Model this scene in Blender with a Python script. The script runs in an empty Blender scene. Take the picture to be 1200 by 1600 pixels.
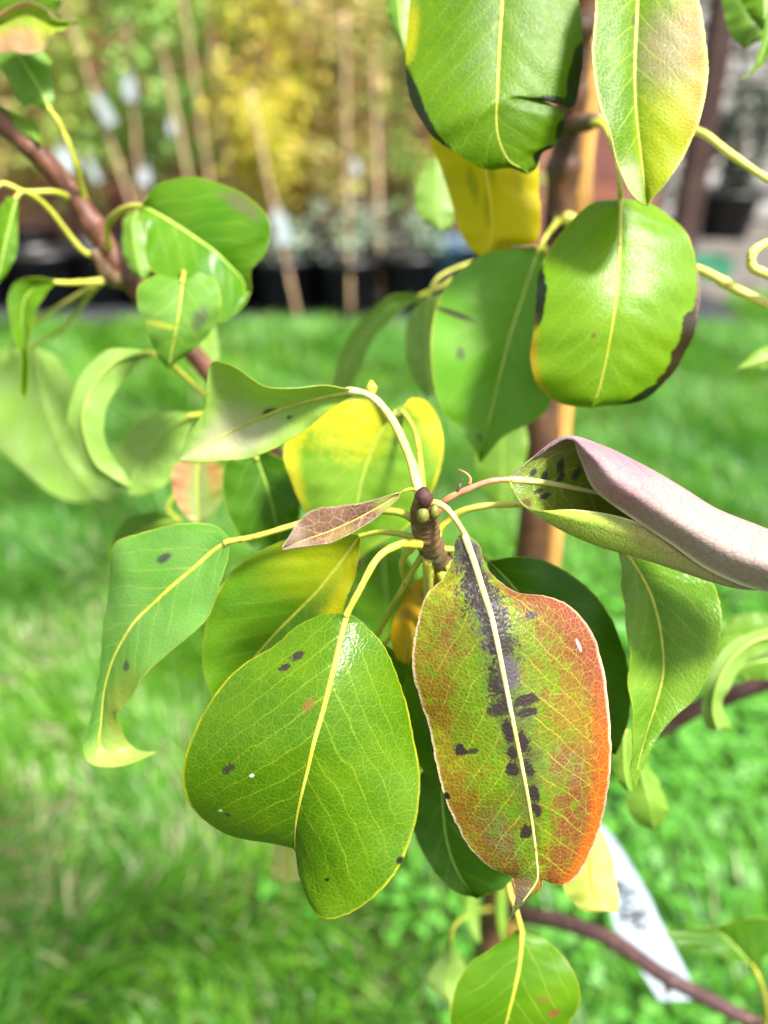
import bpy, math, random
import numpy as np
from mathutils import Vector, Matrix

random.seed(7); rng = np.random.default_rng(7)
S = bpy.context.scene
COL = S.collection

# ------------------------------------------------------------------ camera
PITCH = math.radians(29.3); CAMZ = 0.95; FPX = 1200.0
cam = bpy.data.cameras.new('camera'); cam_o = bpy.data.objects.new('camera', cam); COL.objects.link(cam_o)
cam_o.location = (0, 0, CAMZ); cam_o.rotation_euler = (math.pi/2-PITCH, 0, 0)
cam.sensor_fit = 'VERTICAL'; cam.sensor_height = 24; cam.sensor_width = 18; cam.lens = 18
cam.clip_start = 0.02; cam.clip_end = 400
cam.dof.use_dof = True; cam.dof.focus_distance = 0.204; cam.dof.aperture_fstop = 3.7
S.camera = cam_o

# ------------------------------------------------------------------ world, sun, exposure
SUN_EL = math.radians(60); SUN_AZ = math.radians(128)     # azimuth from +Y, clockwise: high, behind the camera to the right
w = bpy.data.worlds.new('World'); S.world = w; w.use_nodes = True
nt = w.node_tree; nt.nodes.clear()
sky = nt.nodes.new('ShaderNodeTexSky'); sky.sky_type = 'NISHITA'; sky.sun_disc = False
sky.sun_elevation = SUN_EL; sky.sun_rotation = SUN_AZ; sky.dust_density = 3.0; sky.air_density = 1.0; sky.ozone_density = 1.0
hs = nt.nodes.new('ShaderNodeHueSaturation'); hs.inputs['Saturation'].default_value = 0.35
bg = nt.nodes.new('ShaderNodeBackground'); bg.inputs['Strength'].default_value = 0.11
wo = nt.nodes.new('ShaderNodeOutputWorld')
nt.links.new(sky.outputs[0], hs.inputs['Color']); nt.links.new(hs.outputs[0], bg.inputs['Color']); nt.links.new(bg.outputs[0], wo.inputs['Surface'])
sun = bpy.data.lights.new('sun', 'SUN'); sun.energy = 4.4; sun.angle = math.radians(9); sun.color = (1, 0.96, 0.9)
sun_o = bpy.data.objects.new('sun', sun); COL.objects.link(sun_o)
sd = Vector((math.sin(SUN_AZ)*math.cos(SUN_EL), math.cos(SUN_AZ)*math.cos(SUN_EL), math.sin(SUN_EL)))
sun_o.rotation_euler = sd.to_track_quat('Z', 'Y').to_euler(); sun_o.location = (0, 0, 6)
S.view_settings.view_transform = 'Standard'; S.view_settings.look = 'None'; S.view_settings.gamma = 1
S.view_settings.exposure = 1.5
S.render.engine = 'CYCLES'; S.render.resolution_x = 768; S.render.resolution_y = 1024
S.cycles.max_bounces = 5; S.cycles.diffuse_bounces = 3; S.cycles.glossy_bounces = 2; S.cycles.transmission_bounces = 4; S.cycles.transparent_max_bounces = 8

# ------------------------------------------------------------------ geometry helpers
cp, sp_ = math.cos(PITCH), math.sin(PITCH)
def P(x, y, d):
    """point at picture position x, y (photo is 1200 x 1600) and distance d along the viewing axis"""
    X = (x-600)/FPX*d; Y = -(y-800)/FPX*d
    return np.array((X, d*cp + Y*sp_, CAMZ - d*sp_ + Y*cp))
def PY(x, y, Yw):
    """point on the vertical plane at world distance Yw"""
    a = P(x, y, 1.0); k = Yw/a[1]
    return np.array((a[0]*k, Yw, CAMZ + (a[2]-CAMZ)*k))
def PG(x, y, z=0.0):
    a = P(x, y, 1.0); k = (z-CAMZ)/(a[2]-CAMZ)
    return np.array((a[0]*k, a[1]*k, z))

ORG = {}
def link(name, me, mats=(), parent=None, org=(0, 0, 0), smooth=True):
    """mesh data in coordinates relative to org (a world point)"""
    for m in mats: me.materials.append(m)
    if smooth: me.polygons.foreach_set('use_smooth', [True]*len(me.polygons))
    o = bpy.data.objects.new(name, me); COL.objects.link(o)
    return place(o, parent, org)
def place(o, parent, org):
    org = np.array(org, float); ORG[o.name] = org
    if parent is not None:
        o.parent = parent; o.location = org - ORG[parent.name]
    else: o.location = org
    return o
def mesh(name, v, f, org=(0, 0, 0)):
    v = np.asarray(v, float) - np.array(org, float)
    me = bpy.data.meshes.new(name); me.from_pydata(v.tolist(), [], [tuple(map(int, q)) for q in f]); me.update(); return me
def empty(name, loc, label=None, cat=None, group=None, parent=None):
    o = bpy.data.objects.new(name, None); o.empty_display_size = 0.05; COL.objects.link(o); place(o, parent, loc)
    tag(o, label, cat, group); return o
def tag(o, label=None, cat=None, group=None, kind=None):
    if label: o['label'] = label
    if cat: o['category'] = cat
    if group: o['group'] = group
    if kind: o['kind'] = kind
    return o

def cr(pts, n):
    """Catmull-Rom through pts (k, ...) sampled n times"""
    pts = np.asarray(pts, float); k = len(pts)
    if k == 2:
        t = np.linspace(0, 1, n).reshape((-1,)+(1,)*(pts.ndim-1)); return pts[0]*(1-t)+pts[1]*t
    p = np.concatenate([[2*pts[0]-pts[1]], pts, [2*pts[-1]-pts[-2]]])
    t = np.linspace(0, k-1-1e-9, n); i = t.astype(int); f = (t-i).reshape((-1,)+(1,)*(pts.ndim-1))
    a, b, c, d = p[i], p[i+1], p[i+2], p[i+3]
    return 0.5*(2*b+(c-a)*f+(2*a-5*b+4*c-d)*f**2+(3*b-a-3*c+d)*f**3)

def tube_geo(path, rad, sides=10, cap=True, jitter=0.0, flat=1.0):
    path = np.asarray(path, float); n = len(path); rad = np.broadcast_to(np.asarray(rad, float), (n,))
    T = np.gradient(path, axis=0); T /= np.linalg.norm(T, axis=1)[:, None]+1e-12
    ref = np.array((0.31, 0.2, 0.93)); v = []; u = np.cross(ref, T[0]); u /= np.linalg.norm(u)
    ang = np.linspace(0, 2*np.pi, sides, endpoint=False)
    for i in range(n):
        u = u - T[i]*np.dot(u, T[i]); u /= np.linalg.norm(u)+1e-12; w_ = np.cross(T[i], u)
        r = rad[i]*(1+jitter*rng.normal(size=sides))
        v.append(path[i] + (np.cos(ang)*r)[:, None]*u + (np.sin(ang)*r*flat)[:, None]*w_)
    v = np.concatenate(v); f = []
    for i in range(n-1):
        for j in range(sides):
            a = i*sides+j; b = i*sides+(j+1) % sides; f.append((a, b, b+sides, a+sides))
    if cap:
        f.append(tuple(range(sides))[::-1]); f.append(tuple(range((n-1)*sides, n*sides)))
    return v, f
def merge(parts):
    V = []; F = []; k = 0
    for v, f in parts:
        V.append(np.asarray(v)); F += [tuple(i+k for i in q) for q in f]; k += len(v)
    return np.concatenate(V), F
def box_geo(x0, x1, y0, y1, z0, z1):
    v = [(x, y, z) for z in (z0, z1) for y in (y0, y1) for x in (x0, x1)]
    return np.array(v, float), [(0, 2, 3, 1), (4, 5, 7, 6), (0, 1, 5, 4), (2, 6, 7, 3), (0, 4, 6, 2), (1, 3, 7, 5)]
def lathe_geo(prof, sides=28):
    ang = np.linspace(0, 2*np.pi, sides, endpoint=False); v = []; f = []
    for r, z in prof: v += [(r*math.cos(a), r*math.sin(a), z) for a in ang]
    for i in range(len(prof)-1):
        for j in range(sides):
            a = i*sides+j; b = i*sides+(j+1) % sides; f.append((a, b, b+sides, a+sides))
    return np.array(v), f

# ------------------------------------------------------------------ materials
class NT:
    def __init__(s, name):
        s.m = bpy.data.materials.new(name); s.m.use_nodes = True; s.t = s.m.node_tree; s.t.nodes.clear()
        s.out = s.t.nodes.new('ShaderNodeOutputMaterial')
    def n(s, typ, ins=None, **kw):
        nd = s.t.nodes.new(typ)
        for k, v in kw.items(): setattr(nd, k, v)
        for k, v in (ins or {}).items():
            if isinstance(v, bpy.types.NodeSocket): s.t.links.new(v, nd.inputs[k])
            elif v is not None: nd.inputs[k].default_value = v
        return nd
    def math(s, op, a, b=None, c=None, clamp=False):
        return s.n('ShaderNodeMath', {0: a, 1: b, 2: c}, operation=op, use_clamp=clamp).outputs[0]
    def vm(s, op, a, b=None):
        nd = s.n('ShaderNodeVectorMath', {0: a, 1: b}, operation=op); return nd.outputs['Value'] if op in ('LENGTH', 'DOT_PRODUCT') else nd.outputs[0]
    def mix(s, f, a, b, mode='MIX'):
        col = lambda c: c if isinstance(c, bpy.types.NodeSocket) else (*c, 1)
        nd = s.n('ShaderNodeMix', {0: f, 6: col(a), 7: col(b)}, data_type='RGBA', blend_type=mode); return nd.outputs[2]
    def ss(s, x, a, b, lo=0.0, hi=1.0):
        return s.n('ShaderNodeMapRange', {'Value': x, 'From Min': a, 'From Max': b, 'To Min': lo, 'To Max': hi}, interpolation_type='SMOOTHSTEP').outputs[0]
    def noise(s, vec, scale, detail=3.0, rough=0.55):
        return s.n('ShaderNodeTexNoise', {'Vector': vec, 'Scale': scale, 'Detail': detail, 'Roughness': rough}).outputs[0]
    def surf(s, sh): s.t.links.new(sh, s.out.inputs['Surface'])
    def bsdf(s, col, rough=0.5, spec=0.5, normal=None, **kw):
        c = col if isinstance(col, bpy.types.NodeSocket) else (*col, 1)
        ins = {'Base Color': c, 'Roughness': rough, 'Specular IOR Level': spec}
        if normal is not None: ins['Normal'] = normal
        ins.update(kw)
        return s.n('ShaderNodeBsdfPrincipled', ins).outputs[0]

def simple_mat(name, col, rough=0.6, spec=0.4, var=0.0, scale=20.0, col2=None, bump=0.0, bscale=None):
    N = NT(name); co = N.n('ShaderNodeTexCoord').outputs['Object']
    c = (*col, 1)
    if var or col2 is not None:
        f = N.ss(N.noise(co, scale, 4), 0.35, 0.65)
        c2 = col2 if col2 is not None else tuple(x*(1-var) for x in col)
        c = N.mix(f, col, c2)
    else: c = N.mix(0.0, col, col)
    nrm = None
    if bump:
        h = N.noise(co, bscale or scale*2, 4)
        nrm = N.n('ShaderNodeBump', {'Strength': bump, 'Distance': 0.002, 'Height': h}).outputs[0]
    N.surf(N.bsdf(c, rough, spec, nrm)); return N.m

def leaf_mat(name, c1, c2, vein=(0.42, 0.5, 0.08), vstr=0.55, edge=(0.48, 0.50, 0.05), ew=0.018, blobs=(), rough=0.40, trans=0.46,
             tcol=None, bump=0.35, retic=0.25, spec=0.30, seed=0.0, netcol=None, lite=False):
    """a leaf face: two greens in soft patches, pinnate veins, a fine net of veinlets, a pale margin, and colour blotches (blobs)"""
    N = NT(name)
    uv = N.n('ShaderNodeUVMap', uv_map='uv').outputs[0]; me = N.n('ShaderNodeUVMap', uv_map='metric').outputs[0]
    me = N.vm('ADD', me, (seed*7.3, 0, 0)) if False else me
    sx = N.n('ShaderNodeSeparateXYZ', {0: me}); X, Y = sx.outputs[0], sx.outputs[1]
    su = N.n('ShaderNodeSeparateXYZ', {0: uv}); V = su.outputs[1]
    ms = N.vm('ADD', me, (seed*13.7, seed*5.1, seed))
    n1 = N.noise(ms, 0.55, 2); n2 = N.noise(ms, 4.0, 3, 0.65); n3 = N.noise(ms, 14.0, 2, 0.6)
    nm = N.noise(ms, 1.7, 4, 0.65) if not lite else n1
    rg = N.math('ADD', N.math('MULTIPLY', n2, 0.55), N.math('MULTIPLY', N.noise(ms, 11.0, 3, 0.7), 0.9)) if not lite else n2
    rg = N.math('SUBTRACT', rg, 0.22) if not lite else rg
    aX = N.math('ABSOLUTE', X); aV = N.math('ABSOLUTE', V)
    # fine nets
    wv = N.vm('ADD', ms, N.vm('MULTIPLY', N.n('ShaderNodeTexNoise', {'Vector': ms, 'Scale': 3.0, 'Detail': 2.0}).outputs[1], (0.16, 0.16, 0)))
    vo = N.n('ShaderNodeTexVoronoi', {'Vector': wv, 'Scale': 7.5}, feature='DISTANCE_TO_EDGE', voronoi_dimensions='2D').outputs['Distance']
    vo2 = N.n('ShaderNodeTexVoronoi', {'Vector': wv, 'Scale': 2.6}, feature='DISTANCE_TO_EDGE', voronoi_dimensions='2D').outputs['Distance']
    cell = N.n('ShaderNodeTexVoronoi', {'Vector': wv, 'Scale': 7.5}, feature='F1', voronoi_dimensions='2D').outputs['Color']
    cellv = N.n('ShaderNodeSeparateXYZ', {0: cell}).outputs[0]
    if lite: cellv = 0.3
    net = N.ss(vo, 0.01, 0.09, 1, 0); net2 = N.ss(vo2, 0.008, 0.035, 1, 0)
    # side veins: y0 = y - a|x| - b x^2, spaced, wobbling, the two halves out of step
    sgn = N.math('SIGN', X)
    y0 = N.math('SUBTRACT', Y, N.math('MULTIPLY', aX, 1.12)); y0 = N.math('SUBTRACT', y0, N.math('MULTIPLY', N.math('MULTIPLY', X, X), 0.06))
    y0 = N.math('ADD', y0, N.math('MULTIPLY', sgn, 0.19)); y0 = N.math('ADD', y0, N.math('MULTIPLY', N.math('SUBTRACT', N.noise(ms, 0.7, 2), 0.5), 0.66))
    y0 = N.math('ADD', y0, N.math('MULTIPLY', N.math('SUBTRACT', n2, 0.5), 0.06))
    SPC = 0.86
    fr = N.math('FRACT', N.math('ADD', N.math('DIVIDE', y0, SPC), 20.0)); dist = N.math('MULTIPLY', N.math('ABSOLUTE', N.math('SUBTRACT', fr, 0.5)), SPC)
    wid = N.math('SUBTRACT', 0.048, N.math('MULTIPLY', aV, 0.032))
    lat = N.math('MULTIPLY', N.math('SUBTRACT', 1.0, N.math('DIVIDE', dist, wid), clamp=True), 1.8, clamp=True)
    lat = N.math('MULTIPLY', lat, N.ss(aV, 0.7, 0.97, 1, 0.0))
    lat = N.math('MULTIPLY', lat, N.ss(nm, 0.3, 0.6, 0.45, 1.0))
    # colour
    c = N.mix(N.ss(n1, 0.35, 0.65), c1, c2)
    c = N.mix(N.math('MULTIPLY', N.math('SUBTRACT', n3, 0.35), 0.5, clamp=True), c, tuple(x*0.7 for x in c1))
    c = N.mix(N.math('MULTIPLY', cellv, 0.18), c, c2)
    c = N.mix(N.math('MULTIPLY', N.ss(n3, 0.66, 0.74), N.ss(n1, 0.3, 0.6, 0.1, 0.5)), c, (0.10, 0.075, 0.015))
    def blob(c, b):
        (u, v, ru, rv, col, soft, amp, kind) = b[:8]; st = b[8] if len(b) > 8 else 1.0
        l = N.vm('LENGTH', N.vm('MULTIPLY', N.vm('SUBTRACT', uv, (u, v, 0)), (1/ru, 1/rv, 0)))
        src = {'n1': n1, 'n2': n2, 'n3': n3, 'nm': nm, 'rg': rg, 'cell': n2 if lite else cellv}[kind]
        l = N.math('ADD', l, N.math('MULTIPLY', N.math('SUBTRACT', src, 0.5), amp))
        f = N.ss(l, 1-soft, 1+soft, st, 0)
        return N.mix(f, c, col)
    late = [b for b in blobs if len(b) > 9]; early = [b for b in blobs if len(b) <= 9]
    for b in early: c = blob(c, b)
    if not lite:
        c = N.mix(N.math('MULTIPLY', net, retic), c, netcol or vein)
        c = N.mix(N.math('MULTIPLY', net2, retic*1.7), c, netcol or vein)
    c = N.mix(N.math('MULTIPLY', lat, vstr), c, vein)
    em = N.math('ADD', aV, N.math('MULTIPLY', N.math('SUBTRACT', n2, 0.5), 0.02))
    if edge is not None: c = N.mix(N.ss(em, 1-ew*1.6, 1-ew*0.4, 0, 0.75), c, N.mix(N.ss(n1, 0.35, 0.6), edge, tuple(x*0.55 for x in edge)))
    for b in late: c = blob(c, b)
    # relief
    if lite: h = N.math('MULTIPLY', N.noise(ms, 3.0, 1), 0.6)
    else: h = N.math('ADD', N.math('MULTIPLY', N.ss(vo, 0.0, 0.4), 0.26), N.math('MULTIPLY', N.noise(ms, 3.0, 1), 0.6))
    nrm = N.n('ShaderNodeBump', {'Strength': bump, 'Distance': 0.0005, 'Height': h}).outputs[0]
    rgh = N.math('ADD', N.math('MULTIPLY', n2, 0.22), rough-0.11)
    p = N.bsdf(c, rgh, spec, nrm)
    tc = N.mix(0.5, c, tcol) if tcol else N.mix(0.45, c, (0.48, 0.66, 0.02))
    t = N.n('ShaderNodeBsdfTranslucent', {'Color': tc, 'Normal': nrm}).outputs[0]
    N.surf(N.n('ShaderNodeMixShader', {0: trans, 1: p, 2: t}).outputs[0])
    return N.m

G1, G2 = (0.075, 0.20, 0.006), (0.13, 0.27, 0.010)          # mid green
D1, D2 = (0.04, 0.14, 0.005), (0.07, 0.19, 0.008)         # deep green; on two leaves it puts shade into the colour
L1_, L2_ = (0.14, 0.30, 0.03), (0.22, 0.38, 0.05)           # light green
U1, U2 = (0.24, 0.42, 0.06), (0.31, 0.47, 0.12)             # underside
YL, YD = (0.80, 0.56, 0.01), (0.62, 0.38, 0.01)
SCAB = (0.055, 0.045, 0.055); SC2 = (0.12, 0.105, 0.125); BLK = (0.012, 0.009, 0.008); BK2 = (0.004, 0.003, 0.003)
RED = (0.36, 0.085, 0.055); ORG_ = (0.62, 0.16, 0.02); OLV = (0.22, 0.17, 0.02); PNK = (0.5, 0.22, 0.2)
MATC = {}
def std(kind, i):
    k = (kind, i)
    if k not in MATC:
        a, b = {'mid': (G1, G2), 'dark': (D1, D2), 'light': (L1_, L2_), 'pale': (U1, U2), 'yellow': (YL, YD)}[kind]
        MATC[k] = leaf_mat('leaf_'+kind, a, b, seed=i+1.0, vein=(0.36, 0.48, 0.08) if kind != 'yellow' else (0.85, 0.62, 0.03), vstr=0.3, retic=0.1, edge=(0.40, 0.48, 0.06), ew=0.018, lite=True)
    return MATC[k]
def under(kind='plain'):
    k = ('u', kind)
    if k not in MATC:
        if kind == 'plain': MATC[k] = leaf_mat('leaf_underside', U1, U2, vein=(0.5, 0.6, 0.25), vstr=0.5, rough=0.6, bump=0.35, retic=0.15, spec=0.25, edge=(0.45, 0.52, 0.1), ew=0.018, lite=True)
        elif kind == 'pink': MATC[k] = leaf_mat('leaf_underside_pink', (0.34, 0.185, 0.22), (0.40, 0.265, 0.27), vein=(0.44, 0.36, 0.27), vstr=0.55, netcol=(0.17, 0.07, 0.09), trans=0.3, rough=0.7, bump=0.3, retic=0.34, spec=0.25,
                blobs=[(0.35, -1.0, 0.5, 0.85, (0.36, 0.48, 0.07), 0.5, 0.5, 'n1'), (0.2, -0.85, 0.35, 0.5, (0.34, 0.50, 0.05), 0.5, 0.5, 'n1'), (0.45, 1, 0.1, 0.3, (0.40, 0.14, 0.19), 0.6, 1.0, 'n2', 0.7),
                       (0.75, 0.8, 0.3, 0.5, (0.40, 0.33, 0.27), 0.6, 1.0, 'n2', 0.8), (0.62, -1.0, 0.25, 0.4, (0.48, 0.28, 0.17), 0.6, 0.8, 'n2', 0.6)], edge=(0.75, 0.72, 0.45), ew=0.035, tcol=(0.5, 0.35, 0.2))
        elif kind == 'blush': MATC[k] = leaf_mat('leaf_underside_blush', (0.28, 0.48, 0.05), (0.36, 0.54, 0.12), vein=(0.52, 0.56, 0.3), vstr=0.35, rough=0.6, bump=0.3, retic=0.12, spec=0.25,
                blobs=[(0.72, -0.25, 0.28, 0.55, (0.60, 0.48, 0.40), 0.6, 0.6, 'n1', 0.65), (0.44, 0.03, 0.045, 0.10, BLK, 0.35, 1.2, 'n2', 0.9), (0.40, 0.0, 0.02, 0.06, BLK, 0.4, 0.6, 'n2', 0.9), (0.36, -0.35, 0.015, 0.06, BLK, 0.4, 0.6, 'n2', 0.9)])
    return MATC[k]

petM = {}
def stalk_mat(name, a, b, rough=0.45):
    if name not in petM:
        N = NT(name); co = N.n('ShaderNodeTexCoord').outputs['Object']
        c = N.mix(N.ss(N.noise(co, 60, 4, 0.7), 0.38, 0.62), a, b)
        c = N.mix(N.ss(N.noise(co, 35, 2), 0.5, 0.7, 0, 0.55), c, (a[0]*0.45, a[1]*0.62, a[2]*0.5))
        sp = N.ss(N.noise(co, 450, 2), 0.62, 0.70, 0, 0.6)
        c = N.mix(sp, c, (0.16, 0.09, 0.03))
        h = N.noise(co, 800, 3); nrm = N.n('ShaderNodeBump', {'Strength': 0.5, 'Distance': 0.0003, 'Height': h}).outputs[0]
        N.surf(N.n('ShaderNodeMixShader', {0: 0.12, 1: N.bsdf(c, rough, 0.4, nrm), 2: N.n('ShaderNodeBsdfTranslucent', {'Color': c}).outputs[0]}).outputs[0])
        petM[name] = N.m
    return petM[name]
PET = stalk_mat('petiole_yellow_green', (0.42, 0.44, 0.035), (0.52, 0.50, 0.08))
MIDG = stalk_mat('midrib_pale_green', (0.26, 0.42, 0.05), (0.34, 0.48, 0.08))
PETP = stalk_mat('petiole_pink', (0.52, 0.17, 0.12), (0.50, 0.34, 0.12))
PETW = stalk_mat('petiole_pale', (0.58, 0.54, 0.14), (0.66, 0.58, 0.28))
PETY = stalk_mat('petiole_lemon', (0.66, 0.64, 0.12), (0.72, 0.68, 0.18))

def bark(name, a, b, hi, sc=60.0):
    N = NT(name); co = N.n('ShaderNodeTexCoord').outputs['Object']
    c = N.mix(N.ss(N.noise(co, sc, 5, 0.65), 0.35, 0.65), a, b)
    c = N.mix(N.ss(N.noise(co, sc*0.35, 3), 0.55, 0.75, 0, 0.55), c, hi)
    lent = N.n('ShaderNodeTexVoronoi', {'Vector': co, 'Scale': 260.0}, feature='F1').outputs['Distance']
    c = N.mix(N.ss(lent, 0.10, 0.2, 0.55, 0), c, (0.35, 0.26, 0.18))
    h = N.noise(co, sc*5, 5, 0.7); nrm = N.n('ShaderNodeBump', {'Strength': 0.6, 'Distance': 0.0008, 'Height': h}).outputs[0]
    N.surf(N.bsdf(c, 0.45, 0.4, nrm)); return N.m
BARK_T = bark('bark_trunk', (0.045, 0.022, 0.013), (0.11, 0.048, 0.022), (0.16, 0.11, 0.08))
BARK_L = bark('bark_reddish', (0.09, 0.032, 0.018), (0.17, 0.065, 0.034), (0.18, 0.13, 0.12))
BARK_P = bark('bark_purple', (0.06, 0.028, 0.030), (0.10, 0.05, 0.045), (0.16, 0.12, 0.12))
BARK_S = bark('bark_spur', (0.09, 0.045, 0.02), (0.20, 0.12, 0.05), (0.22, 0.20, 0.14), 120.0)

# ------------------------------------------------------------------ the setting
Y_EDGE = PG(600, 512)[1]
def sheet(name, x0, x1, y0, y1, z, mat):
    o = link(name, mesh(name, [(x0, y0, z), (x1, y0, z), (x1, y1, z), (x0, y1, z)], [(0, 1, 2, 3)]), [mat], smooth=False); tag(o, kind='structure'); return o
N = NT('lawn_soil'); co = N.n('ShaderNodeTexCoord').outputs['Object']
c = N.mix(N.ss(N.noise(co, 3.0, 4), 0.40, 0.62), (0.02, 0.06, 0.008), (0.04, 0.08, 0.015)); c = N.mix(N.ss(N.noise(co, 40, 4), 0.45, 0.7), c, (0.10, 0.085, 0.045))
N.surf(N.bsdf(c, 0.95, 0.1)); LAWN = N.m
lawn = sheet('lawn', -150, 150, -60, 240, 0.0, LAWN)
N = NT('ground_cover_fabric'); co = N.n('ShaderNodeTexCoord').outputs['Object']
wv = N.n('ShaderNodeTexWave', {'Vector': co, 'Scale': 60.0, 'Distortion': 0.5}).outputs['Fac']
c = N.mix(wv, (0.012, 0.014, 0.018), (0.03, 0.033, 0.042)); c = N.mix(N.ss(N.noise(co, 5, 4), 0.5, 0.75), c, (0.06, 0.055, 0.05))
N.surf(N.bsdf(c, 0.7, 0.3)); MATF = N.m
sheet('ground_cover_mat', -6.2, 1.62, Y_EDGE+0.02, 5.1, 0.006, MATF)
PAV = simple_mat('paving_grit', (0.13, 0.115, 0.10), 0.9, 0.2, col2=(0.075, 0.065, 0.058), scale=9, bump=0.6, bscale=80)
sheet('yard_path', 1.63, 6.0, Y_EDGE+0.42, 9.0, 0.006, PAV)

# lawn grass: tens of thousands of bent blades, one mass
def grass():
    def patch(x, y):
        """0..1, where the sward is thin"""
        m = np.zeros_like(x)
        for px, py, r in ((70, 1310, 0.17), (205, 905, 0.17), (330, 1270, 0.10), (10, 1400, 0.10), (90, 1000, 0.12)):
            g = PG(px, py); m = np.maximum(m, np.clip(1.25-np.hypot((x-g[0]), (y-g[1])*0.8)/r, 0, 1))
        return m
    def field(n, x0, x1, y0, y1, cone=True):
        x = rng.uniform(x0, x1, n); y = rng.uniform(y0, y1, n)
        k = np.ones(n, bool)
        if cone: k = np.abs(x) < 0.62*y+0.38
        k &= rng.uniform(size=n) > 0.62*patch(x, y)
        return x[k], y[k]
    xs, ys = [], []
    for a in ((80000, -1.5, 1.5, 0.12, 1.55), (56000, -2.4, 2.4, 1.5, Y_EDGE+0.03)):
        x, y = field(*a); xs.append(x); ys.append(y)
    x, y = field(9000, 1.66, 3.4, Y_EDGE, Y_EDGE+0.42, False); xs.append(x); ys.append(y)
    x, y = field(14000, -3.6, 3.6, -0.6, Y_EDGE+0.03, False); xs.append(x); ys.append(y)
    x = np.concatenate(xs); y = np.concatenate(ys); n = len(x)
    # tufts lean together
    ph = np.sin(x*9.1+1.3*np.sin(y*7))*1.6 + np.cos(y*8.3+x*3.7)*1.9
    az = ph + rng.normal(0, 0.9, n)
    hh = (0.058+0.022*np.sin(x*5.3+2)*np.cos(y*6.1))*rng.uniform(0.6, 1.5, n)*(1-0.5*patch(x, y))
    lean = rng.uniform(0.25, 1.15, n); wd = rng.uniform(0.0011, 0.0024, n)
    dx, dy = np.cos(az), np.sin(az); px, py = -dy, dx
    V = np.zeros((n, 7, 3))
    for j, (t, ww) in enumerate(((0, 1.0), (0.4, 1.0), (0.75, 0.75))):
        off = lean*hh*t**1.7; z = hh*(t-0.25*lean*t*t)
        for q, s_ in enumerate((-1, 1)):
            V[:, 2*j+q, 0] = x+dx*off+px*wd*ww*s_; V[:, 2*j+q, 1] = y+dy*off+py*wd*ww*s_; V[:, 2*j+q, 2] = z
    off = lean*hh; V[:, 6, 0] = x+dx*off; V[:, 6, 1] = y+dy*off; V[:, 6, 2] = hh*(1-0.25*lean)
    me = bpy.data.meshes.new('grass'); base = (np.arange(n)*7)[:, None]
    quads = np.concatenate([base+np.array((0, 1, 3, 2)), base+np.array((2, 3, 5, 4))]); tris = base+np.array((4, 5, 6))
    loops = np.concatenate([quads.ravel(), tris.ravel()]); tot = np.concatenate([np.full(len(quads), 4), np.full(len(tris), 3)])
    me.vertices.add(n*7); me.vertices.foreach_set('co', V.ravel()); me.loops.add(len(loops)); me.loops.foreach_set('vertex_index', loops)
    me.polygons.add(len(tot)); me.polygons.foreach_set('loop_start', np.concatenate([[0], np.cumsum(tot)[:-1]])); me.polygons.foreach_set('loop_total', tot)
    me.update(calc_edges=True)
    r = rng.uniform(size=n); straw = (rng.uniform(size=n) < 0.04+0.28*patch(x, y))
    at = me.attributes.new('blade', 'FLOAT', 'POINT'); at.data.foreach_set('value', np.repeat(r, 7).astype(np.float32))
    at = me.attributes.new('straw', 'FLOAT', 'POINT'); at.data.foreach_set('value', np.repeat(straw, 7).astype(np.float32))
    N = NT('grass_blade'); b = N.n('ShaderNodeAttribute', attribute_name='blade').outputs['Fac']; s_ = N.n('ShaderNodeAttribute', attribute_name='straw').outputs['Fac']
    co = N.n('ShaderNodeTexCoord').outputs['Object']
    c = N.mix(b, (0.032, 0.145, 0.008), (0.17, 0.38, 0.018)); c = N.mix(N.ss(N.noise(co, 1.6, 3), 0.38, 0.66), c, N.mix(b, (0.012, 0.095, 0.013), (0.11, 0.32, 0.032)))
    c = N.mix(N.math('MULTIPLY', s_, 0.8), c, (0.44, 0.40, 0.24))
    p = N.bsdf(c, 0.4, 0.4); t = N.n('ShaderNodeBsdfTranslucent', {'Color': N.mix(0.5, c, (0.18, 0.62, 0.02))}).outputs[0]
    N.surf(N.n('ShaderNodeMixShader', {0: 0.35, 1: p, 2: t}).outputs[0])
    o = link('grass', me, [N.m], smooth=True); tag(o, 'short bright green lawn grass with thin straw patches', 'grass', kind='stuff')
    # clover among it, on the right
    cv = []; cf = []; k = 0; A = np.linspace(0, 2*np.pi, 7)[:-1]
    c0 = PG(1020, 1420); c1 = PG(1010, 1000)
    for i in range(3200):
        t = rng.uniform(); cx = c0[0]*(1-t)+c1[0]*t+rng.normal(0, 0.17); cy = c0[1]*(1-t)+c1[1]*t+rng.normal(0, 0.16); z = rng.uniform(0.035, 0.075)
        if cy < 0.3: continue
        ro = rng.uniform(0, 6.28); tilt = rng.normal(0, 0.25, 2)
        for q in range(3):
            a = ro+q*2.094; r = rng.uniform(0.0045, 0.0075); ex, ey = cx+math.cos(a)*r, cy+math.sin(a)*r
            for b_ in A:
                qx, qy = math.cos(b_)*r*0.95, math.sin(b_)*r*0.8
                vx = ex+qx*math.cos(a)-qy*math.sin(a); vy = ey+qx*math.sin(a)+qy*math.cos(a)
                cv.append((vx, vy, z+(vx-cx)*tilt[0]+(vy-cy)*tilt[1]))
            cf.append(tuple(range(k, k+6))); k += 6
    m = std('clover', 0) if False else simple_mat('clover_leaf', (0.03, 0.15, 0.01), 0.5, 0.3, col2=(0.08, 0.26, 0.02), scale=90)
    o = link('clover', mesh('clover', cv, cf), [m]); tag(o, 'low clover leaves growing through the lawn', 'clover', kind='stuff')
grass()

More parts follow.
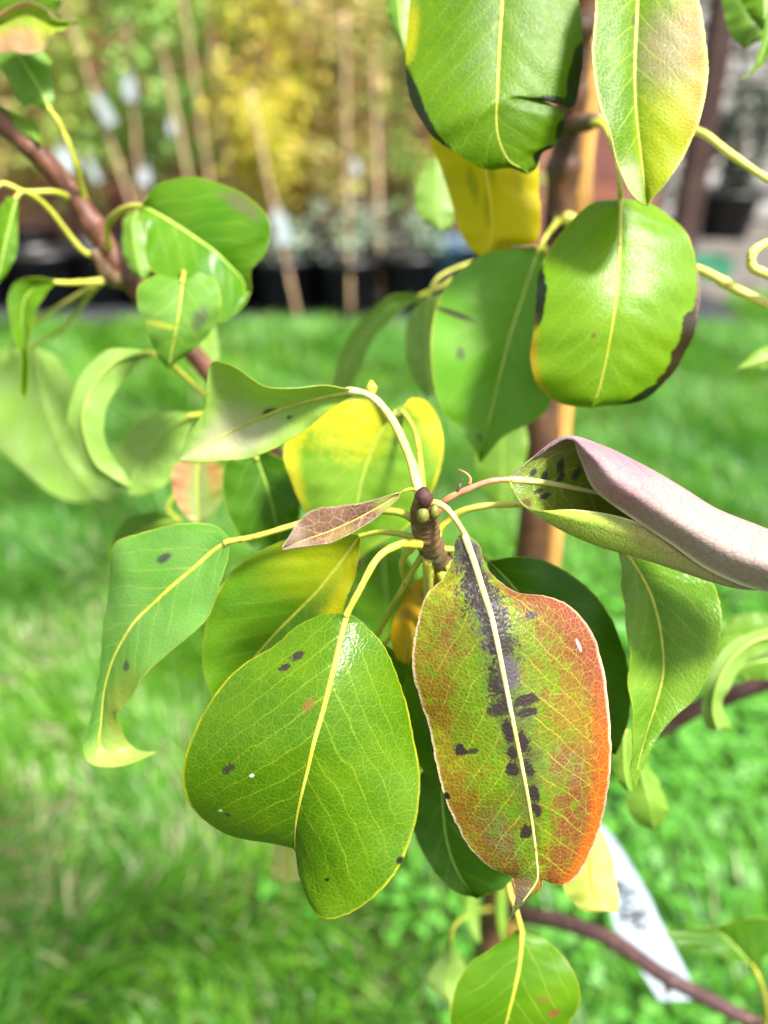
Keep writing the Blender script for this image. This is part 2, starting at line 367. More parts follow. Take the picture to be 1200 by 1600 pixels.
# ------------------------------------------------------------------ brick wall behind the nursery stock
YW = 4.55
BR = [simple_mat('brick_%s' % q, a, 0.85, 0.2, col2=b, scale=14, bump=0.5, bscale=60) for q, a, b in
      (('red', (0.27, 0.105, 0.08), (0.22, 0.085, 0.065)), ('orange', (0.36, 0.14, 0.085), (0.29, 0.105, 0.07)), ('dark', (0.20, 0.075, 0.06), (0.26, 0.10, 0.08)), ('pale', (0.36, 0.20, 0.15), (0.30, 0.13, 0.10)))]
MORT = simple_mat('mortar', (0.30, 0.27, 0.23), 0.95, 0.1, var=0.35, scale=20)
def brick_wall():
    x0, x1, top = -6.125, 1.58, 2.05
    root = empty('brick_wall', ((x0+x1)/2, YW+0.11, 0), 'red brick garden wall behind the rows of potted saplings', 'wall')
    v, f = box_geo(x0+0.004, x1-0.012, YW+0.012, YW+0.215, 0, top-0.008); o_ = ORG[root.name]
    link('wall_core', mesh('wall_core', v, f, o_), [MORT], root, o_, False)
    bl, bh = 0.215, 0.065; rest = []
    bv, bf = box_geo(-bl/2, bl/2, 0, 0.1, 0, bh); hv, hf = box_geo(-bl/4, bl/4, 0, 0.1, 0, bh)
    full = []; half = []
    for m in BR:
        a = mesh('brick', bv, bf); a.materials.append(m); full.append(a); a = mesh('brick', hv, hf); a.materials.append(m); half.append(a)
    r = 0; z = 0.005
    while z < top-0.08:
        x = x0 + (0.0 if r % 2 else 0.1125)
        if r % 2 == 0: cells = [(x0+0.055, 1)]
        else: cells = []
        x = x0+0.1125*(1 if r % 2 == 0 else 0)+bl/2
        while x+bl/2 <= x1+0.001: cells.append((x, 0)); x += 0.225
        if x-bl/2+bl/4 < x1-0.05: cells.append((x-bl/4, 1))
        for cx, h in cells:
            yy = YW + rng.uniform(-0.002, 0.004); mi = int(rng.choice(4, p=(0.4, 0.3, 0.18, 0.12)))
            if 0.45 < z < 1.45 and cx > -2.4:
                o = bpy.data.objects.new('brick', (half if h else full)[mi]); COL.objects.link(o); place(o, root, (cx, yy, z))
            else: rest.append((box_geo(cx-(bl/4 if h else bl/2), cx+(bl/4 if h else bl/2), yy, yy+0.1, z, z+bh), mi))
        z += 0.075; r += 1
    for mi in range(4):
        v, f = merge([g for g, k in rest if k == mi]); o = link('bricks', mesh('bricks', v, f, o_), [BR[mi]], root, o_, False); tag(o, kind='stuff')
    v, f = box_geo(x0-0.02, x1+0.02, YW-0.025, YW+0.24, top-0.003, top+0.07)
    link('coping', mesh('coping', v, f, o_), [simple_mat('coping_stone', (0.33, 0.31, 0.28), 0.9, 0.2, var=0.3, scale=12)], root, o_, False)
brick_wall()
# timber post at the wall's end
a = PY(1122, 40, YW)
v, f = box_geo(a[0]-0.05, a[0]+0.07, YW-0.08, YW+0.06, 0, 2.3)
o = link('gate_post', mesh('gate_post', v, f, (a[0], YW, 0)), [simple_mat('dark_timber', (0.075, 0.045, 0.038), 0.8, 0.2, col2=(0.05, 0.028, 0.025), scale=6, bump=0.5)], None, (a[0], YW, 0), False)
md = o.modifiers.new('bevel', 'BEVEL'); md.width = 0.006; md.segments = 2
tag(o, 'dark brown timber gate post at the end of the brick wall', 'post')

# rubble stone wall beyond the gap
def rubble():
    yb = 6.2; xa, xb = 1.75, 4.3
    root = empty('stone_wall', ((xa+xb)/2, yb+0.2, 0), 'pale grey rubble stone wall beyond the dark gate post', 'wall'); o_ = ORG[root.name]
    v, f = box_geo(xa, xb, yb+0.03, yb+0.4, 0, 2.3); link('wall_core', mesh('wall_core', v, f, o_), [simple_mat('dark_mortar', (0.10, 0.09, 0.08), 0.95, 0.1, var=0.4, scale=10)], root, o_, False)
    ms = [simple_mat('stone', a, 0.9, 0.2, col2=b, scale=8, bump=0.8, bscale=25) for a, b in (((0.42, 0.41, 0.38), (0.30, 0.29, 0.27)), ((0.33, 0.32, 0.30), (0.22, 0.21, 0.19)), ((0.50, 0.48, 0.44), (0.36, 0.34, 0.31)))]
    z = 0.01
    while z < 2.22:
        h = rng.uniform(0.08, 0.16); x = xa+0.005
        while x < xb-0.05:
            wd = min(rng.uniform(0.14, 0.34), xb-x-0.005)
            if wd < 0.04: break
            v, f = box_geo(-wd/2+0.008, wd/2-0.008, rng.uniform(-0.03, 0.0), 0.1, 0.008, min(h, 2.3-z)-0.006)
            v = v + rng.normal(0, 0.006, v.shape); me = mesh('stone', v, f); o = link('stone', me, [ms[int(rng.integers(3))]], root, (x+wd/2, yb, z), True)
            md = o.modifiers.new('bevel', 'BEVEL'); md.width = 0.015; md.segments = 2
            x += wd
        z += h
rubble()

# leaves for the far plants
def leaf_cloud(centres, n, size, aspect=0.55, spread=0.05):
    V = []; F = []; k = 0
    for cx, cy, cz, rr in centres:
        for i in range(n):
            p = np.array((cx, cy, cz))+rng.normal(0, 1, 3)*rr*spread/0.05*0.6
            d = rng.normal(size=3); d[2] -= 0.5; d /= np.linalg.norm(d); s_ = np.cross(d, rng.normal(size=3)); s_ /= np.linalg.norm(s_); nn = np.cross(d, s_)
            L = size*rng.uniform(0.6, 1.25); W = L*aspect*0.5
            V += [p, p+d*L*0.45+s_*W+nn*W*0.3, p+d*L+nn*-L*0.1, p+d*L*0.45-s_*W+nn*W*0.3, p+d*L*0.5]
            F += [(k, k+1, k+4), (k+1, k+2, k+4), (k+2, k+3, k+4), (k+3, k, k+4)]; k += 5
    return np.array(V), F
def foliage_mat(name, cols, trans=0.35):
    N = NT(name); co = N.n('ShaderNodeTexCoord').outputs['Object']
    vo = N.n('ShaderNodeTexVoronoi', {'Vector': co, 'Scale': 26.0}, feature='F1'); r = N.n('ShaderNodeSeparateXYZ', {0: vo.outputs['Color']}).outputs[0]
    ra = N.n('ShaderNodeValToRGB', {0: r}); el = ra.color_ramp.elements; ra.color_ramp.interpolation = 'LINEAR'
    while len(el) < len(cols): el.new(0.5)
    for i, cc in enumerate(cols): el[i].position = i/(len(cols)-1); el[i].color = (*cc, 1)
    p = N.bsdf(ra.outputs[0], 0.5, 0.35); t = N.n('ShaderNodeBsdfTranslucent', {'Color': ra.outputs[0]}).outputs[0]
    N.surf(N.n('ShaderNodeMixShader', {0: trans, 1: p, 2: t}).outputs[0]); return N.m
FOL = {
 'green': foliage_mat('sapling_green', [(0.16, 0.36, 0.08), (0.28, 0.52, 0.12), (0.48, 0.62, 0.12), (0.24, 0.46, 0.14)], 0.45),
 'yellow': foliage_mat('sapling_yellow', [(0.58, 0.58, 0.06), (0.80, 0.68, 0.08), (0.50, 0.55, 0.08), (0.85, 0.62, 0.20)], 0.45),
 'bronze': foliage_mat('sapling_bronze', [(0.48, 0.40, 0.14), (0.36, 0.44, 0.10), (0.64, 0.42, 0.20), (0.50, 0.54, 0.14)], 0.45),
 'olive': foliage_mat('sapling_olive', [(0.34, 0.48, 0.10), (0.54, 0.60, 0.12), (0.26, 0.44, 0.10), (0.66, 0.60, 0.18)], 0.45),
 'silver': foliage_mat('shrub_silver', [(0.17, 0.25, 0.17), (0.28, 0.36, 0.27), (0.22, 0.30, 0.18), (0.36, 0.40, 0.28)], 0.2),
 'dusky': foliage_mat('shrub_dark', [(0.01, 0.025, 0.01), (0.018, 0.04, 0.015), (0.012, 0.03, 0.012)], 0.1)}
POTM = simple_mat('black_plastic', (0.012, 0.013, 0.016), 0.42, 0.5, var=0.3, scale=12)
SOIL = simple_mat('compost', (0.045, 0.03, 0.02), 0.95, 0.1, var=0.5, scale=60)
CANE = simple_mat('bamboo_far', (0.46, 0.31, 0.18), 0.6, 0.3, col2=(0.32, 0.21, 0.13), scale=9)
STEM = simple_mat('sapling_stem', (0.20, 0.13, 0.09), 0.8, 0.2, col2=(0.30, 0.24, 0.18), scale=20)
WTAG = simple_mat('white_plastic_tag', (0.46, 0.50, 0.54), 0.4, 0.4)
def pot_parts(root, R, H, o_):
    prof = [(R*0.76, 0.0), (R*0.96, H*0.9), (R*1.0, H*0.9), (R*1.04, H*0.905), (R*1.04, H), (R*0.97, H), (R*0.95, H*0.86)]
    v, f = lathe_geo(prof); f.append(tuple(range(28))[::-1]); pot = link('pot', mesh('pot', v, f), [POTM], root, o_)
    v, f = lathe_geo([(R*0.955, H*0.88), (R*0.5, H*0.90), (0.003, H*0.905)]); link('soil', mesh('soil', v, f), [SOIL], pot, o_)
crown_cache = {}
def sapling(px, Y, kind, h, lab, R=0.135, H=0.27, low=0.24):
    b = PY(px, 420, Y); loc = np.array((b[0], Y, 0.006))
    root = empty('potted_sapling', loc, lab, 'sapling', 'staked saplings in black pots along the brick wall')
    pot_parts(root, R, H, loc)
    n = 7; path = cr([(0, 0, H*0.85), (rng.normal(0, .01), rng.normal(0, .01), h*0.4), (rng.normal(0, .02), rng.normal(0, .02), h*0.75), (rng.normal(0, .04), 0, h)], 12)
    parts = [tube_geo(path, np.linspace(0.008, 0.002, 12), 6)]; cs = []
    for i in range(22):
        t = rng.uniform(low, 1.0); p = path[int(t*11)]; a = rng.uniform(0, 6.28); L = rng.uniform(0.12, 0.30)*(1.25-0.6*t)
        e = p+np.array((math.cos(a)*L, math.sin(a)*L*0.6, L*rng.uniform(0.2, 0.9))); parts.append(tube_geo(cr([p, (p+e)/2+np.array((0, 0, -0.015)), e], 5), np.linspace(0.003, 0.0012, 5), 5))
        for q in (0.45, 0.8, 1.0): cs.append((*(p*(1-q)+e*q), 0.085))
    for t in np.linspace(low, 1, 9): cs.append((*path[int(t*11)], 0.09))
    v, f = merge(parts); link('stem', mesh('stem', v, f), [STEM], root, loc)
    v, f = leaf_cloud(cs, 19, 0.058); o = link('foliage', mesh('foliage', v, f), [FOL[kind]], root, loc, False)
    return root
SAP = [  # picture x, distance, foliage, height, label
 (-60, 4.0, 'green', 1.75, 'green-leaved staked sapling farthest from the dark gate post'), (60, 4.15, 'bronze', 1.5, 'bronze-leaved sapling in a black pot before the bare brickwork'),
 (150, 3.95, 'olive', 1.6, 'olive-leaved sapling behind the slanting bamboo cane'), (235, 4.1, 'green', 1.9, 'tall fresh green sapling between the olive and the yellow ones'),
 (290, 3.9, 'green', 1.85, 'dense green sapling with two canes beside it'), (365, 4.1, 'olive', 1.65, 'thin olive sapling between green and yellow neighbours'),
 (430, 3.85, 'yellow', 1.6, 'bright yellow-leaved sapling above the silvery shrubs'), (490, 4.1, 'yellow', 1.7, 'yellow autumn sapling behind the white plant tag'),
 (545, 3.9, 'bronze', 1.45, 'sparse orange-bronze sapling tied to a thick cane'), (610, 4.1, 'green', 1.6, 'dull green sapling beside the thick bamboo cane'),
 (690, 4.0, 'olive', 1.55, 'olive sapling standing behind the yellow pear leaf'), (770, 4.1, 'green', 1.6, 'green sapling hidden largely by the pear leaves')]
for a in SAP: sapling(*a[:4], a[4])
# canes: top and foot in the picture, distance
CN = [((118, 60), (205, 318), 3.75, 'brown cane leaning to the right among bronze leaves'), ((88, 120), (100, 360), 4.3, 'pale cane close to the brick wall beside bronze leaves'), ((205, 130), (222, 330), 3.8, 'greyish cane below a white tag'),
      ((268, 150), (305, 330), 3.7, 'orange-tan cane between two green saplings'), ((288, 20), (345, 400), 3.75, 'weathered grey cane among the green foliage'), ((330, 60), (372, 400), 3.8, 'second grey cane beside the green sapling'),
      ((395, 130), (402, 420), 3.95, 'thin cane between olive and yellow saplings'), ((408, 230), (468, 505), 3.5, 'slanting cane with its foot at the front of the pots'), ((470, -10), (455, 330), 4.0, 'pale cane rising through the yellow leaves'),
      ((540, 120), (548, 500), 3.5, 'tan cane rising from the silvery shrub'), ((586, 150), (592, 350), 3.8, 'thick orange-tan cane beside the green sapling'), ((625, -20), (630, 300), 4.2, 'pale cane against the brick wall behind the pale leaf'), ((520, 40), (512, 330), 4.2, 'dark thin cane behind the bronze sapling')]
for (t, b, Y, lab) in CN:
    Y = Y+0.20 if 'thin' in lab or 'pale' in lab else Y-0.04
    T = PY(*t, Y+0.08); B = PY(*b, Y); d = T-B; d /= np.linalg.norm(d)
    if B[2] > 0.01: B = B - d*(B[2]-0.01)/d[2]
    T = T + d*0.22; n = 16; L = np.linalg.norm(T-B); pts = [B+(T-B)*q for q in np.linspace(0, 1, n)]; rad = [0.0085*(1.12 if i % 3 == 0 else 1.0) for i in range(n)]
    if 'thick' in lab: rad = [r*1.5 for r in rad]
    v, f = tube_geo(pts, rad, 8); o = link('bamboo_cane', mesh('bamboo_cane', v, f, B), [CANE], None, B); tag(o, lab, 'cane', 'bamboo canes among the saplings')
# front pots with silvery shrubs
def shrub(px, Y, sc, lab, kind='silver', R=0.14, H=0.25):
    b = PY(px, 450, Y); loc = np.array((b[0], Y, 0.006)); root = empty('potted_shrub', loc, lab, 'shrub', 'low potted shrubs in front of the saplings')
    pot_parts(root, R, H, loc); parts = []; cs = []
    for i in range(9):
        a = rng.uniform(0, 6.28); L = rng.uniform(0.10, 0.2)*sc; e = np.array((math.cos(a)*L, math.sin(a)*L*0.8, H+rng.uniform(0.04, 0.24)*sc))
        parts.append(tube_geo(cr([(0, 0, H*0.88), (e[0]*0.5, e[1]*0.5, H+0.08*sc), e], 6), np.linspace(0.004, 0.0015, 6), 5))
        for q in (0.55, 0.8, 1.0): cs.append((e[0]*q, e[1]*q, H*0.9+(e[2]-H*0.9)*q, 0.045*sc))
    v, f = merge(parts); link('stem', mesh('stem', v, f), [STEM], root, loc)
    v, f = leaf_cloud(cs, 9, 0.045, 0.6); link('foliage', mesh('foliage', v, f), [FOL[kind]], root, loc, False)
for a in ((445, 3.62, 0.75, 'small silvery shrub beside the slanting cane'), (545, 3.6, 1.0, 'rounded silver-green shrub round the tan cane'), (640, 3.68, 1.15, 'broad silvery shrub beside the blue bucket'), (760, 3.66, 0.9, 'silvery shrub half hidden behind the pear leaves')): shrub(*a)
# empty black pots in front and between
for i, (px, Y, R, H, lab) in enumerate(((-20, 3.75, 0.15, 0.27, 'black pot in the front row, farthest from the gate post'), (75, 3.7, 0.14, 0.26, 'black pot behind the reddish pear branch'), (165, 3.78, 0.15, 0.28, 'black pot behind the branch fork'), (255, 3.72, 0.15, 0.27, 'black pot behind the broad green leaf'),
        (345, 3.62, 0.15, 0.27, 'black pot beside the small silvery shrub'), (395, 3.9, 0.15, 0.3, 'black pot in the second row by the yellow sapling'), (700, 3.95, 0.15, 0.28, 'black pot behind the broad silvery shrub'), (500, 3.86, 0.14, 0.28, 'black pot between two silvery shrubs'))):
    b = PY(px, 440, Y); loc = np.array((b[0], Y, 0.006)); root = empty('plant_pot', loc, lab, 'pot', 'black plastic pots'); pot_parts(root, R, H, loc)
b = PY(705, 400, 3.86); loc = np.array((b[0], 3.72, 0.006)); root = empty('bucket', loc, 'blue plastic bucket behind the silvery shrubs', 'bucket')
BLUE = simple_mat('blue_plastic', (0.06, 0.14, 0.25), 0.4, 0.5)
v, f = lathe_geo([(0.10, 0), (0.135, 0.28), (0.142, 0.28), (0.142, 0.30), (0.13, 0.30), (0.12, 0.06), (0.002, 0.06)]); link('body', mesh('body', v, f), [BLUE], root, loc)
v, f = tube_geo(cr([(-0.142, 0, 0.29), (-0.12, -0.05, 0.24), (0, -0.09, 0.2), (0.12, -0.05, 0.24), (0.142, 0, 0.29)], 16), 0.003, 6); link('handle', mesh('handle', v, f), [simple_mat('wire', (0.5, 0.5, 0.5), 0.3, 0.5)], root, loc)
# white plant tags hanging on the stock
for (px, py, Y, wd, hh, rot, lab) in ((163, 172, 3.72, 0.045, 0.12, 0.42, 'white tag hanging aslant on the leaning brown cane'), (202, 138, 3.74, 0.05, 0.09, -0.05, 'small white tag below yellow-green leaves'), (103, 250, 3.72, 0.085, 0.10, 0.5, 'broad white tag behind the reddish branch'),
        (146, 268, 3.7, 0.03, 0.09, 0.35, 'narrow white tag beside the broad one'), (226, 276, 3.68, 0.05, 0.07, -0.3, 'grey-white tag above the broad green leaf'), (440, 356, 3.4, 0.055, 0.14, 0.25, 'large white tag at the foot of the yellow sapling'), (268, 200, 3.66, 0.03, 0.05, 0.0, 'tiny white tag at the top of the orange-tan cane'), (556, 262, 3.8, 0.035, 0.06, 0.3, 'small pale tag beside the thick cane')):
    p = PY(px, py, Y)
    prof = [(-wd/2, -hh/2), (wd/2, -hh/2), (wd/2, hh/2-wd*0.3), (wd*0.2, hh/2), (-wd*0.2, hh/2), (-wd/2, hh/2-wd*0.3)]
    c_, s_ = math.cos(rot), math.sin(rot); vv = [(x*c_-z*s_, yy, x*s_+z*c_) for yy in (0, 0.0012) for x, z in prof]
    ff = [tuple(range(6)), tuple(range(11, 5, -1))]+[(i, i+6, (i+1) % 6+6, (i+1) % 6) for i in range(6)]
    parts = [(np.array(vv), ff), tube_geo(cr([(-s_*hh*0.45, 0.001, c_*hh*0.45), (-s_*hh*0.45, 0.03, c_*hh*0.45+0.03), (-s_*hh*0.45+0.01, 0.09, c_*hh*0.45+0.02)], 6), 0.0015, 5)]
    v, f = merge(parts); o = link('plant_tag', mesh('plant_tag', v, f), [WTAG], None, p, False); tag(o, lab, 'tag', 'white tags on the nursery stock')
# rail along the wall, dark bush, green crate
a = PY(360, -2, YW-0.06); b = PY(640, -2, YW-0.06)
v, f = tube_geo([(a[0], YW-0.05, a[2]), ((a[0]+b[0])/2, YW-0.05, a[2]), (b[0], YW-0.05, a[2])], 0.011, 8); root = empty('wall_pipe', (a[0], YW, a[2]), 'thin grey pipe fixed along the brick wall', 'pipe')
GREY = simple_mat('grey_paint', (0.36, 0.38, 0.42), 0.5, 0.4); link('pipe', mesh('pipe', v, f, (a[0], YW, a[2])), [GREY], root, (a[0], YW, a[2]))
for q in (0.03, 0.5, 0.97):
    x = a[0]+(b[0]-a[0])*q; v, f = box_geo(x-0.012, x+0.012, YW-0.064, YW+0.006, a[2]-0.016, a[2]+0.016); link('bracket', mesh('bracket', v, f, (a[0], YW, a[2])), [GREY], root, (a[0], YW, a[2]), False)
b = PY(1158, 230, 5.6); loc = np.array((b[0], 5.6, 0.006)); root = empty('topiary_bush', loc, 'dark rounded evergreen bush in a pot against the stone wall', 'bush'); pot_parts(root, 0.2, 0.3, loc)
cs = []
for i in range(150):
    d = rng.normal(size=3); d /= np.linalg.norm(d); r = rng.uniform(0.5, 1.0)**0.4
    cs.append((d[0]*0.17*r, d[1]*0.17*r, 0.62+d[2]*0.34*r, 0.03))
v, f = leaf_cloud(cs, 8, 0.05); link('foliage', mesh('foliage', v, f), [FOL['dusky']], root, loc, False)
v, f = tube_geo([(0, 0, 0.25), (0, 0, 0.5), (0, 0, 0.7)], 0.015, 8); link('stem', mesh('stem', v, f), [STEM], root, loc)
b = PG(1100, 440); loc = np.array((b[0], b[1]+0.12, 0.006)); GRN = simple_mat('green_plastic', (0.05, 0.22, 0.12), 0.45, 0.4)
root = empty('plant_crate', loc, 'open green plastic plant crate on the path beside the lawn', 'crate')
for (x0, x1, y0, y1) in ((-0.15, 0.15, -0.1, -0.094), (-0.15, 0.15, 0.094, 0.1), (-0.15, -0.144, -0.094, 0.094), (0.144, 0.15, -0.094, 0.094)):
    v, f = box_geo(x0, x1, y0, y1, 0.0, 0.10); link('side', mesh('side', v, f), [GRN], root, loc, False)
v, f = box_geo(-0.143, 0.143, -0.093, 0.093, 0.0, 0.005); link('base', mesh('base', v, f), [GRN], root, loc, False)

# ------------------------------------------------------------------ the pear tree
trunk_px = [(930, -180, .285), (915, -60, .302), (903, 60, .318), (888, 200, .338), (874, 330, .355), (842, 700, .400), (829, 860, .422), (800, 1150, .478), (768, 1450, .560)]
tp = [P(*q) for q in trunk_px]; g = tp[-1].copy(); g2 = g+(tp[-1]-tp[-2])/np.linalg.norm(tp[-1]-tp[-2])*0.1; base = np.array((g2[0]-0.005, g2[1]+0.005, 0.0))
tree = empty('pear_tree', base, 'young pear tree with spotted green, red and yellow leaves, tied to a cane', 'tree')
def branch(name, pts, rads, mat, n=60, sides=14, jit=0.02, nodes=(), label=None):
    path = cr(pts, n); r = np.interp(np.linspace(0, 1, n), np.linspace(0, 1, len(rads)), rads)
    for t, amp in nodes: r = r*(1+amp*np.exp(-((np.linspace(0, 1, n)-t)/0.012)**2))
    v, f = tube_geo(path, r, sides, True, jit); o = link(name, mesh(name, v, f, path[0]), [mat], tree, path[0])
    if label: o['label'] = label
    return o, path
_, TRP = branch('trunk', tp+[g2, (g2+base)/2, base-np.array((0, 0, 0.02))], [.0040, .0048, .0052, .0058, .0064, .0076, .0080, .0088, .0098, .0105, .011, .012], BARK_T, 140, 18, 0.015, [(0.17, .35), (0.24, .25), (0.33, .3), (0.45, .3), (0.56, .25)])
branch('branch', [P(815, 1160, .470), P(730, 1080, .44), P(612, 945, .405), P(470, 765, .375), P(325, 580, .350), P(255, 500, .342), P(190, 420, .335), P(125, 320, .325), P(62, 242, .315), P(-10, 182, .31), P(-90, 120, .305)],
       [.0056, .0052, .0048, .0046, .0044, .0044, .0044, .0044, .0044, .0042, .004], BARK_L, 110, 14, 0.02, [(0.585, .25), (0.665, .28), (0.82, .18)], 'reddish brown branch rising to the upper left')
branch('branch', [P(785, 1420, .545), P(820, 1430, .50), P(880, 1441, .47), P(960, 1471, .445), P(1030, 1520, .425), P(1100, 1558, .41), P(1215, 1618, .39)], [.006, .0054, .0050, .0046, .0044, .004, .0038], BARK_P, 80, 14, 0.02, [(0.5, .2), (0.72, .2)], 'dark purple twig crossing in front of the white tag')
branch('branch', [P(795, 1250, .49), P(920, 1190, .46), P(1040, 1133, .425), P(1100, 1102, .41), P(1240, 1050, .385)], [.0058, .0052, .0047, .0045, .0042], BARK_P, 60, 14, 0.02, [(0.4, .2)], 'dark purple twig behind the light green leaf')
v, f = tube_geo([P(1040, 1520, .424), P(1042, 1545, .42), P(1043, 1562, .418)], [.0022, .0016, .0003], 8); link('bud', mesh('bud', v, f, P(1040, 1520, .424)), [BARK_P], tree, P(1040, 1520, .424))
# the leafy spur in the middle
sp = [P(815, 1010, .44), P(770, 965, .33), P(722, 918, .255), P(692, 882, .229), P(672, 850, .218), P(664, 820, .213), P(662, 795, .209), P(663, 778, .206)]
path = cr(sp, 120); t = np.linspace(0, 1, 120); r = np.interp(t, np.linspace(0, 1, 8), [.0055, .0048, .0040, .0036, .0037, .0038, .0034, .0024])
r = r*(1+0.07*np.maximum(0, np.sin(t*150))**2*(t > 0.45)); v, f = tube_geo(path, r, 16, True, 0.03); link('spur', mesh('spur', v, f, sp[0]), [BARK_S], tree, sp[0])['label'] = 'ringed brown spur where the leaf stalks meet'
v, f = tube_geo(cr([P(664, 786, .204), P(662, 776, .2025), P(664, 768, .2025), P(668, 764, .203)], 9), [.0018, .0024, .0026, .0025, .0022, .0019, .0015, .001, .0003], 10); link('bud', mesh('bud', v, f, sp[-1]), [bark('bud_scale', (0.035, 0.012, 0.012), (0.07, 0.02, 0.018), (0.09, 0.05, 0.04), 200)], tree, sp[-1])
for x, y, rr in ((661, 803, .0018), (679, 798, .0013)):
    v, f = tube_geo([P(x, y+9, .206), P(x, y+3, .2035), P(x, y-4, .203), P(x, y-9, .2045)], [rr*.7, rr, rr*.85, rr*.2], 10); link('leaf_scar', mesh('leaf_scar', v, f, sp[-1]), [stalk_mat('leaf_scar', (0.34, 0.33, 0.05), (0.22, 0.17, 0.05))], tree, sp[-1])
# side spur on the left branch and the node on the trunk
branch('spur', [P(192, 437, .336), P(172, 432, .330), P(158, 410, .327), P(145, 392, .325)], [.0042, .0036, .0026, .0022], BARK_S, 24, 12, 0.05)
branch('spur', [P(888, 195, .338), P(912, 192, .325), P(936, 188, .315)], [.0046, .0038, .0026], BARK_T, 16, 12, 0.05)

# ------------------------------------------------------------------ leaves
def leaf(rows, d0, top=None, und=None, side='top', pet=None, prad=0.0011, pmat=None, mmat=None, dprof=(0, 0, 0), fold=0.0, bulge=0.05, nU=56, nV=12, wave=0.0005, teeth=0.0001, label=None, mrad=0.00075, rib=True, kscale=1.0, name='leaf'):
    """rows base to tip; each row L, M, R as picture x, y and optionally a depth offset in mm; the blade is lofted through them in 3-D"""
    R = []
    K = None; n = len(rows)
    for i, row in enumerate(rows):
        u = i/(n-1); dm = np.interp(u, np.linspace(0, 1, len(dprof)), dprof)
        if len(row) == 2: row = (*row, *row, *row)                      # tip: a single point
        if len(row) == 6: row = (row[0], row[1], dm+fold, row[2], row[3], dm, row[4], row[5], dm+fold)
        if len(row) == 3: row = row*(K or 3)
        K = len(row)//3
        R.append([P(row[3*k], row[3*k+1], d0+row[3*k+2]/1000.0) for k in range(K)])
    R = np.array(R); mid = K//2
    ctrl = cr(R, nU)                                                     # nU x K x 3
    if side != 'raw':
        i = nU//2; h = np.array(P(0, 0, 0))*0
        hd = ctrl[min(i+4, nU-1), mid]-ctrl[max(i-4, 0), mid]; cc = ctrl[i, -1]-ctrl[i, 0]; nn = np.cross(hd, cc)
        tocam = np.array((0, 0, CAMZ))-ctrl[i, mid]
        facing = np.dot(nn, tocam) > 0
        if facing != (side == 'top'): ctrl = ctrl[:, ::-1]
    cols = 2*nV+1; G = np.zeros((nU, cols, 3)); vv = np.linspace(-1, 1, cols)
    if K == 3:
        a = np.abs(vv); tt = a[None, :, None]
        edge = np.where((vv < 0)[None, :, None], ctrl[:, 0][:, None], ctrl[:, 2][:, None]); M = ctrl[:, 1][:, None]
        tg = np.gradient(ctrl[:, 1], axis=0)
        nv = np.cross(tg[:, None], (edge-M)*np.where(vv < 0, -1, 1)[None, :, None]); nv /= np.linalg.norm(nv, axis=2, keepdims=True)+1e-9
        wdt = np.linalg.norm(edge-M, axis=2, keepdims=True)
        uu = np.linspace(0, 1, nU)[:, None, None]
        if teeth: edge = edge+(edge-M)/(wdt+1e-6)*teeth*(np.abs(np.sin(uu*nU*0.9))*1.0+rng.uniform(-0.8, 1.0, (nU, 1, 1)))*(wdt > 0.004)
        G = M+(edge-M)*tt + nv*wdt*bulge*np.sin(np.pi*np.minimum(tt, 1)**0.8)
        if wave: G = G + nv*wave*tt**2*(np.sin(uu*19+vv[None, :, None]*1.3+d0*900)+0.6*np.sin(uu*37+1.7+d0*400))*np.minimum(1, wdt/0.01)
        # the quilted relief between side veins
        G = G + nv*wdt*0.004*np.sin((uu*12-tt*2.2)*2*np.pi*0.9)*tt*(1-tt)*4
    else:
        for i in range(nU): G[i] = cr(ctrl[i], cols)
    # normals
    du = np.gradient(G, axis=0); dv = np.gradient(G, axis=1); nr = np.cross(du, dv); nr /= np.linalg.norm(nr, axis=2, keepdims=True)+1e-12
    th = 0.00028; B = G-nr*th; n_ = nU*cols
    idx = np.arange(n_).reshape(nU, cols)
    q = np.stack([idx[:-1, :-1], idx[1:, :-1], idx[1:, 1:], idx[:-1, 1:]], -1).reshape(-1, 4)
    rim = np.concatenate([idx[:, 0], idx[-1, 1:], idx[::-1, -1][1:], idx[0, ::-1][1:-1]])
    m = len(rim); GV = G.reshape(-1, 3); BV = B.reshape(-1, 3)
    V = np.concatenate([GV, BV, GV[rim], BV[rim]]); k0 = 2*n_; k1 = 2*n_+m; j = np.arange(m); j2 = (j+1) % m
    rq = np.stack([k0+j, k1+j, k1+j2, k0+j2], -1)
    F = np.concatenate([q, (q+n_)[:, ::-1], rq]); org = G[0, nV]
    me = mesh(name, V, F.tolist(), org)
    me.polygons.foreach_set('material_index', np.concatenate([np.zeros(len(q)), np.ones(len(q)), np.zeros(m)]).astype(int))
    # coordinates along and across the blade
    al = np.concatenate([[0], np.cumsum(np.linalg.norm(np.diff(G[:, nV], axis=0), axis=1))])
    ac = np.zeros((nU, cols)); sg = np.linalg.norm(np.diff(G, axis=1), axis=2); cs_ = np.concatenate([np.zeros((nU, 1)), np.cumsum(sg, axis=1)], 1); ac = cs_-cs_[:, nV:nV+1]
    # true distance down the leaf: measured along the midrib direction at that point
    uvu = np.repeat((al/al[-1])[:, None], cols, 1); hd = np.gradient(G[:, nV], axis=0); hd /= np.linalg.norm(hd, axis=1)[:, None]+1e-9
    rel = G-G[:, nV][:, None]; lon = np.einsum('ijk,ik->ij', rel, hd); ym = al[:, None]+lon
    xm = np.sign(ac)*np.sqrt(np.maximum(ac**2-lon**2, 0)) if K == 3 else ac
    if K != 3: ym = np.repeat(al[:, None], cols, 1)
    uvA = np.stack([uvu, np.repeat(vv[None], nU, 0)], -1).reshape(-1, 2); uvB = np.stack([xm*100*kscale, ym*100*kscale], -1).reshape(-1, 2)
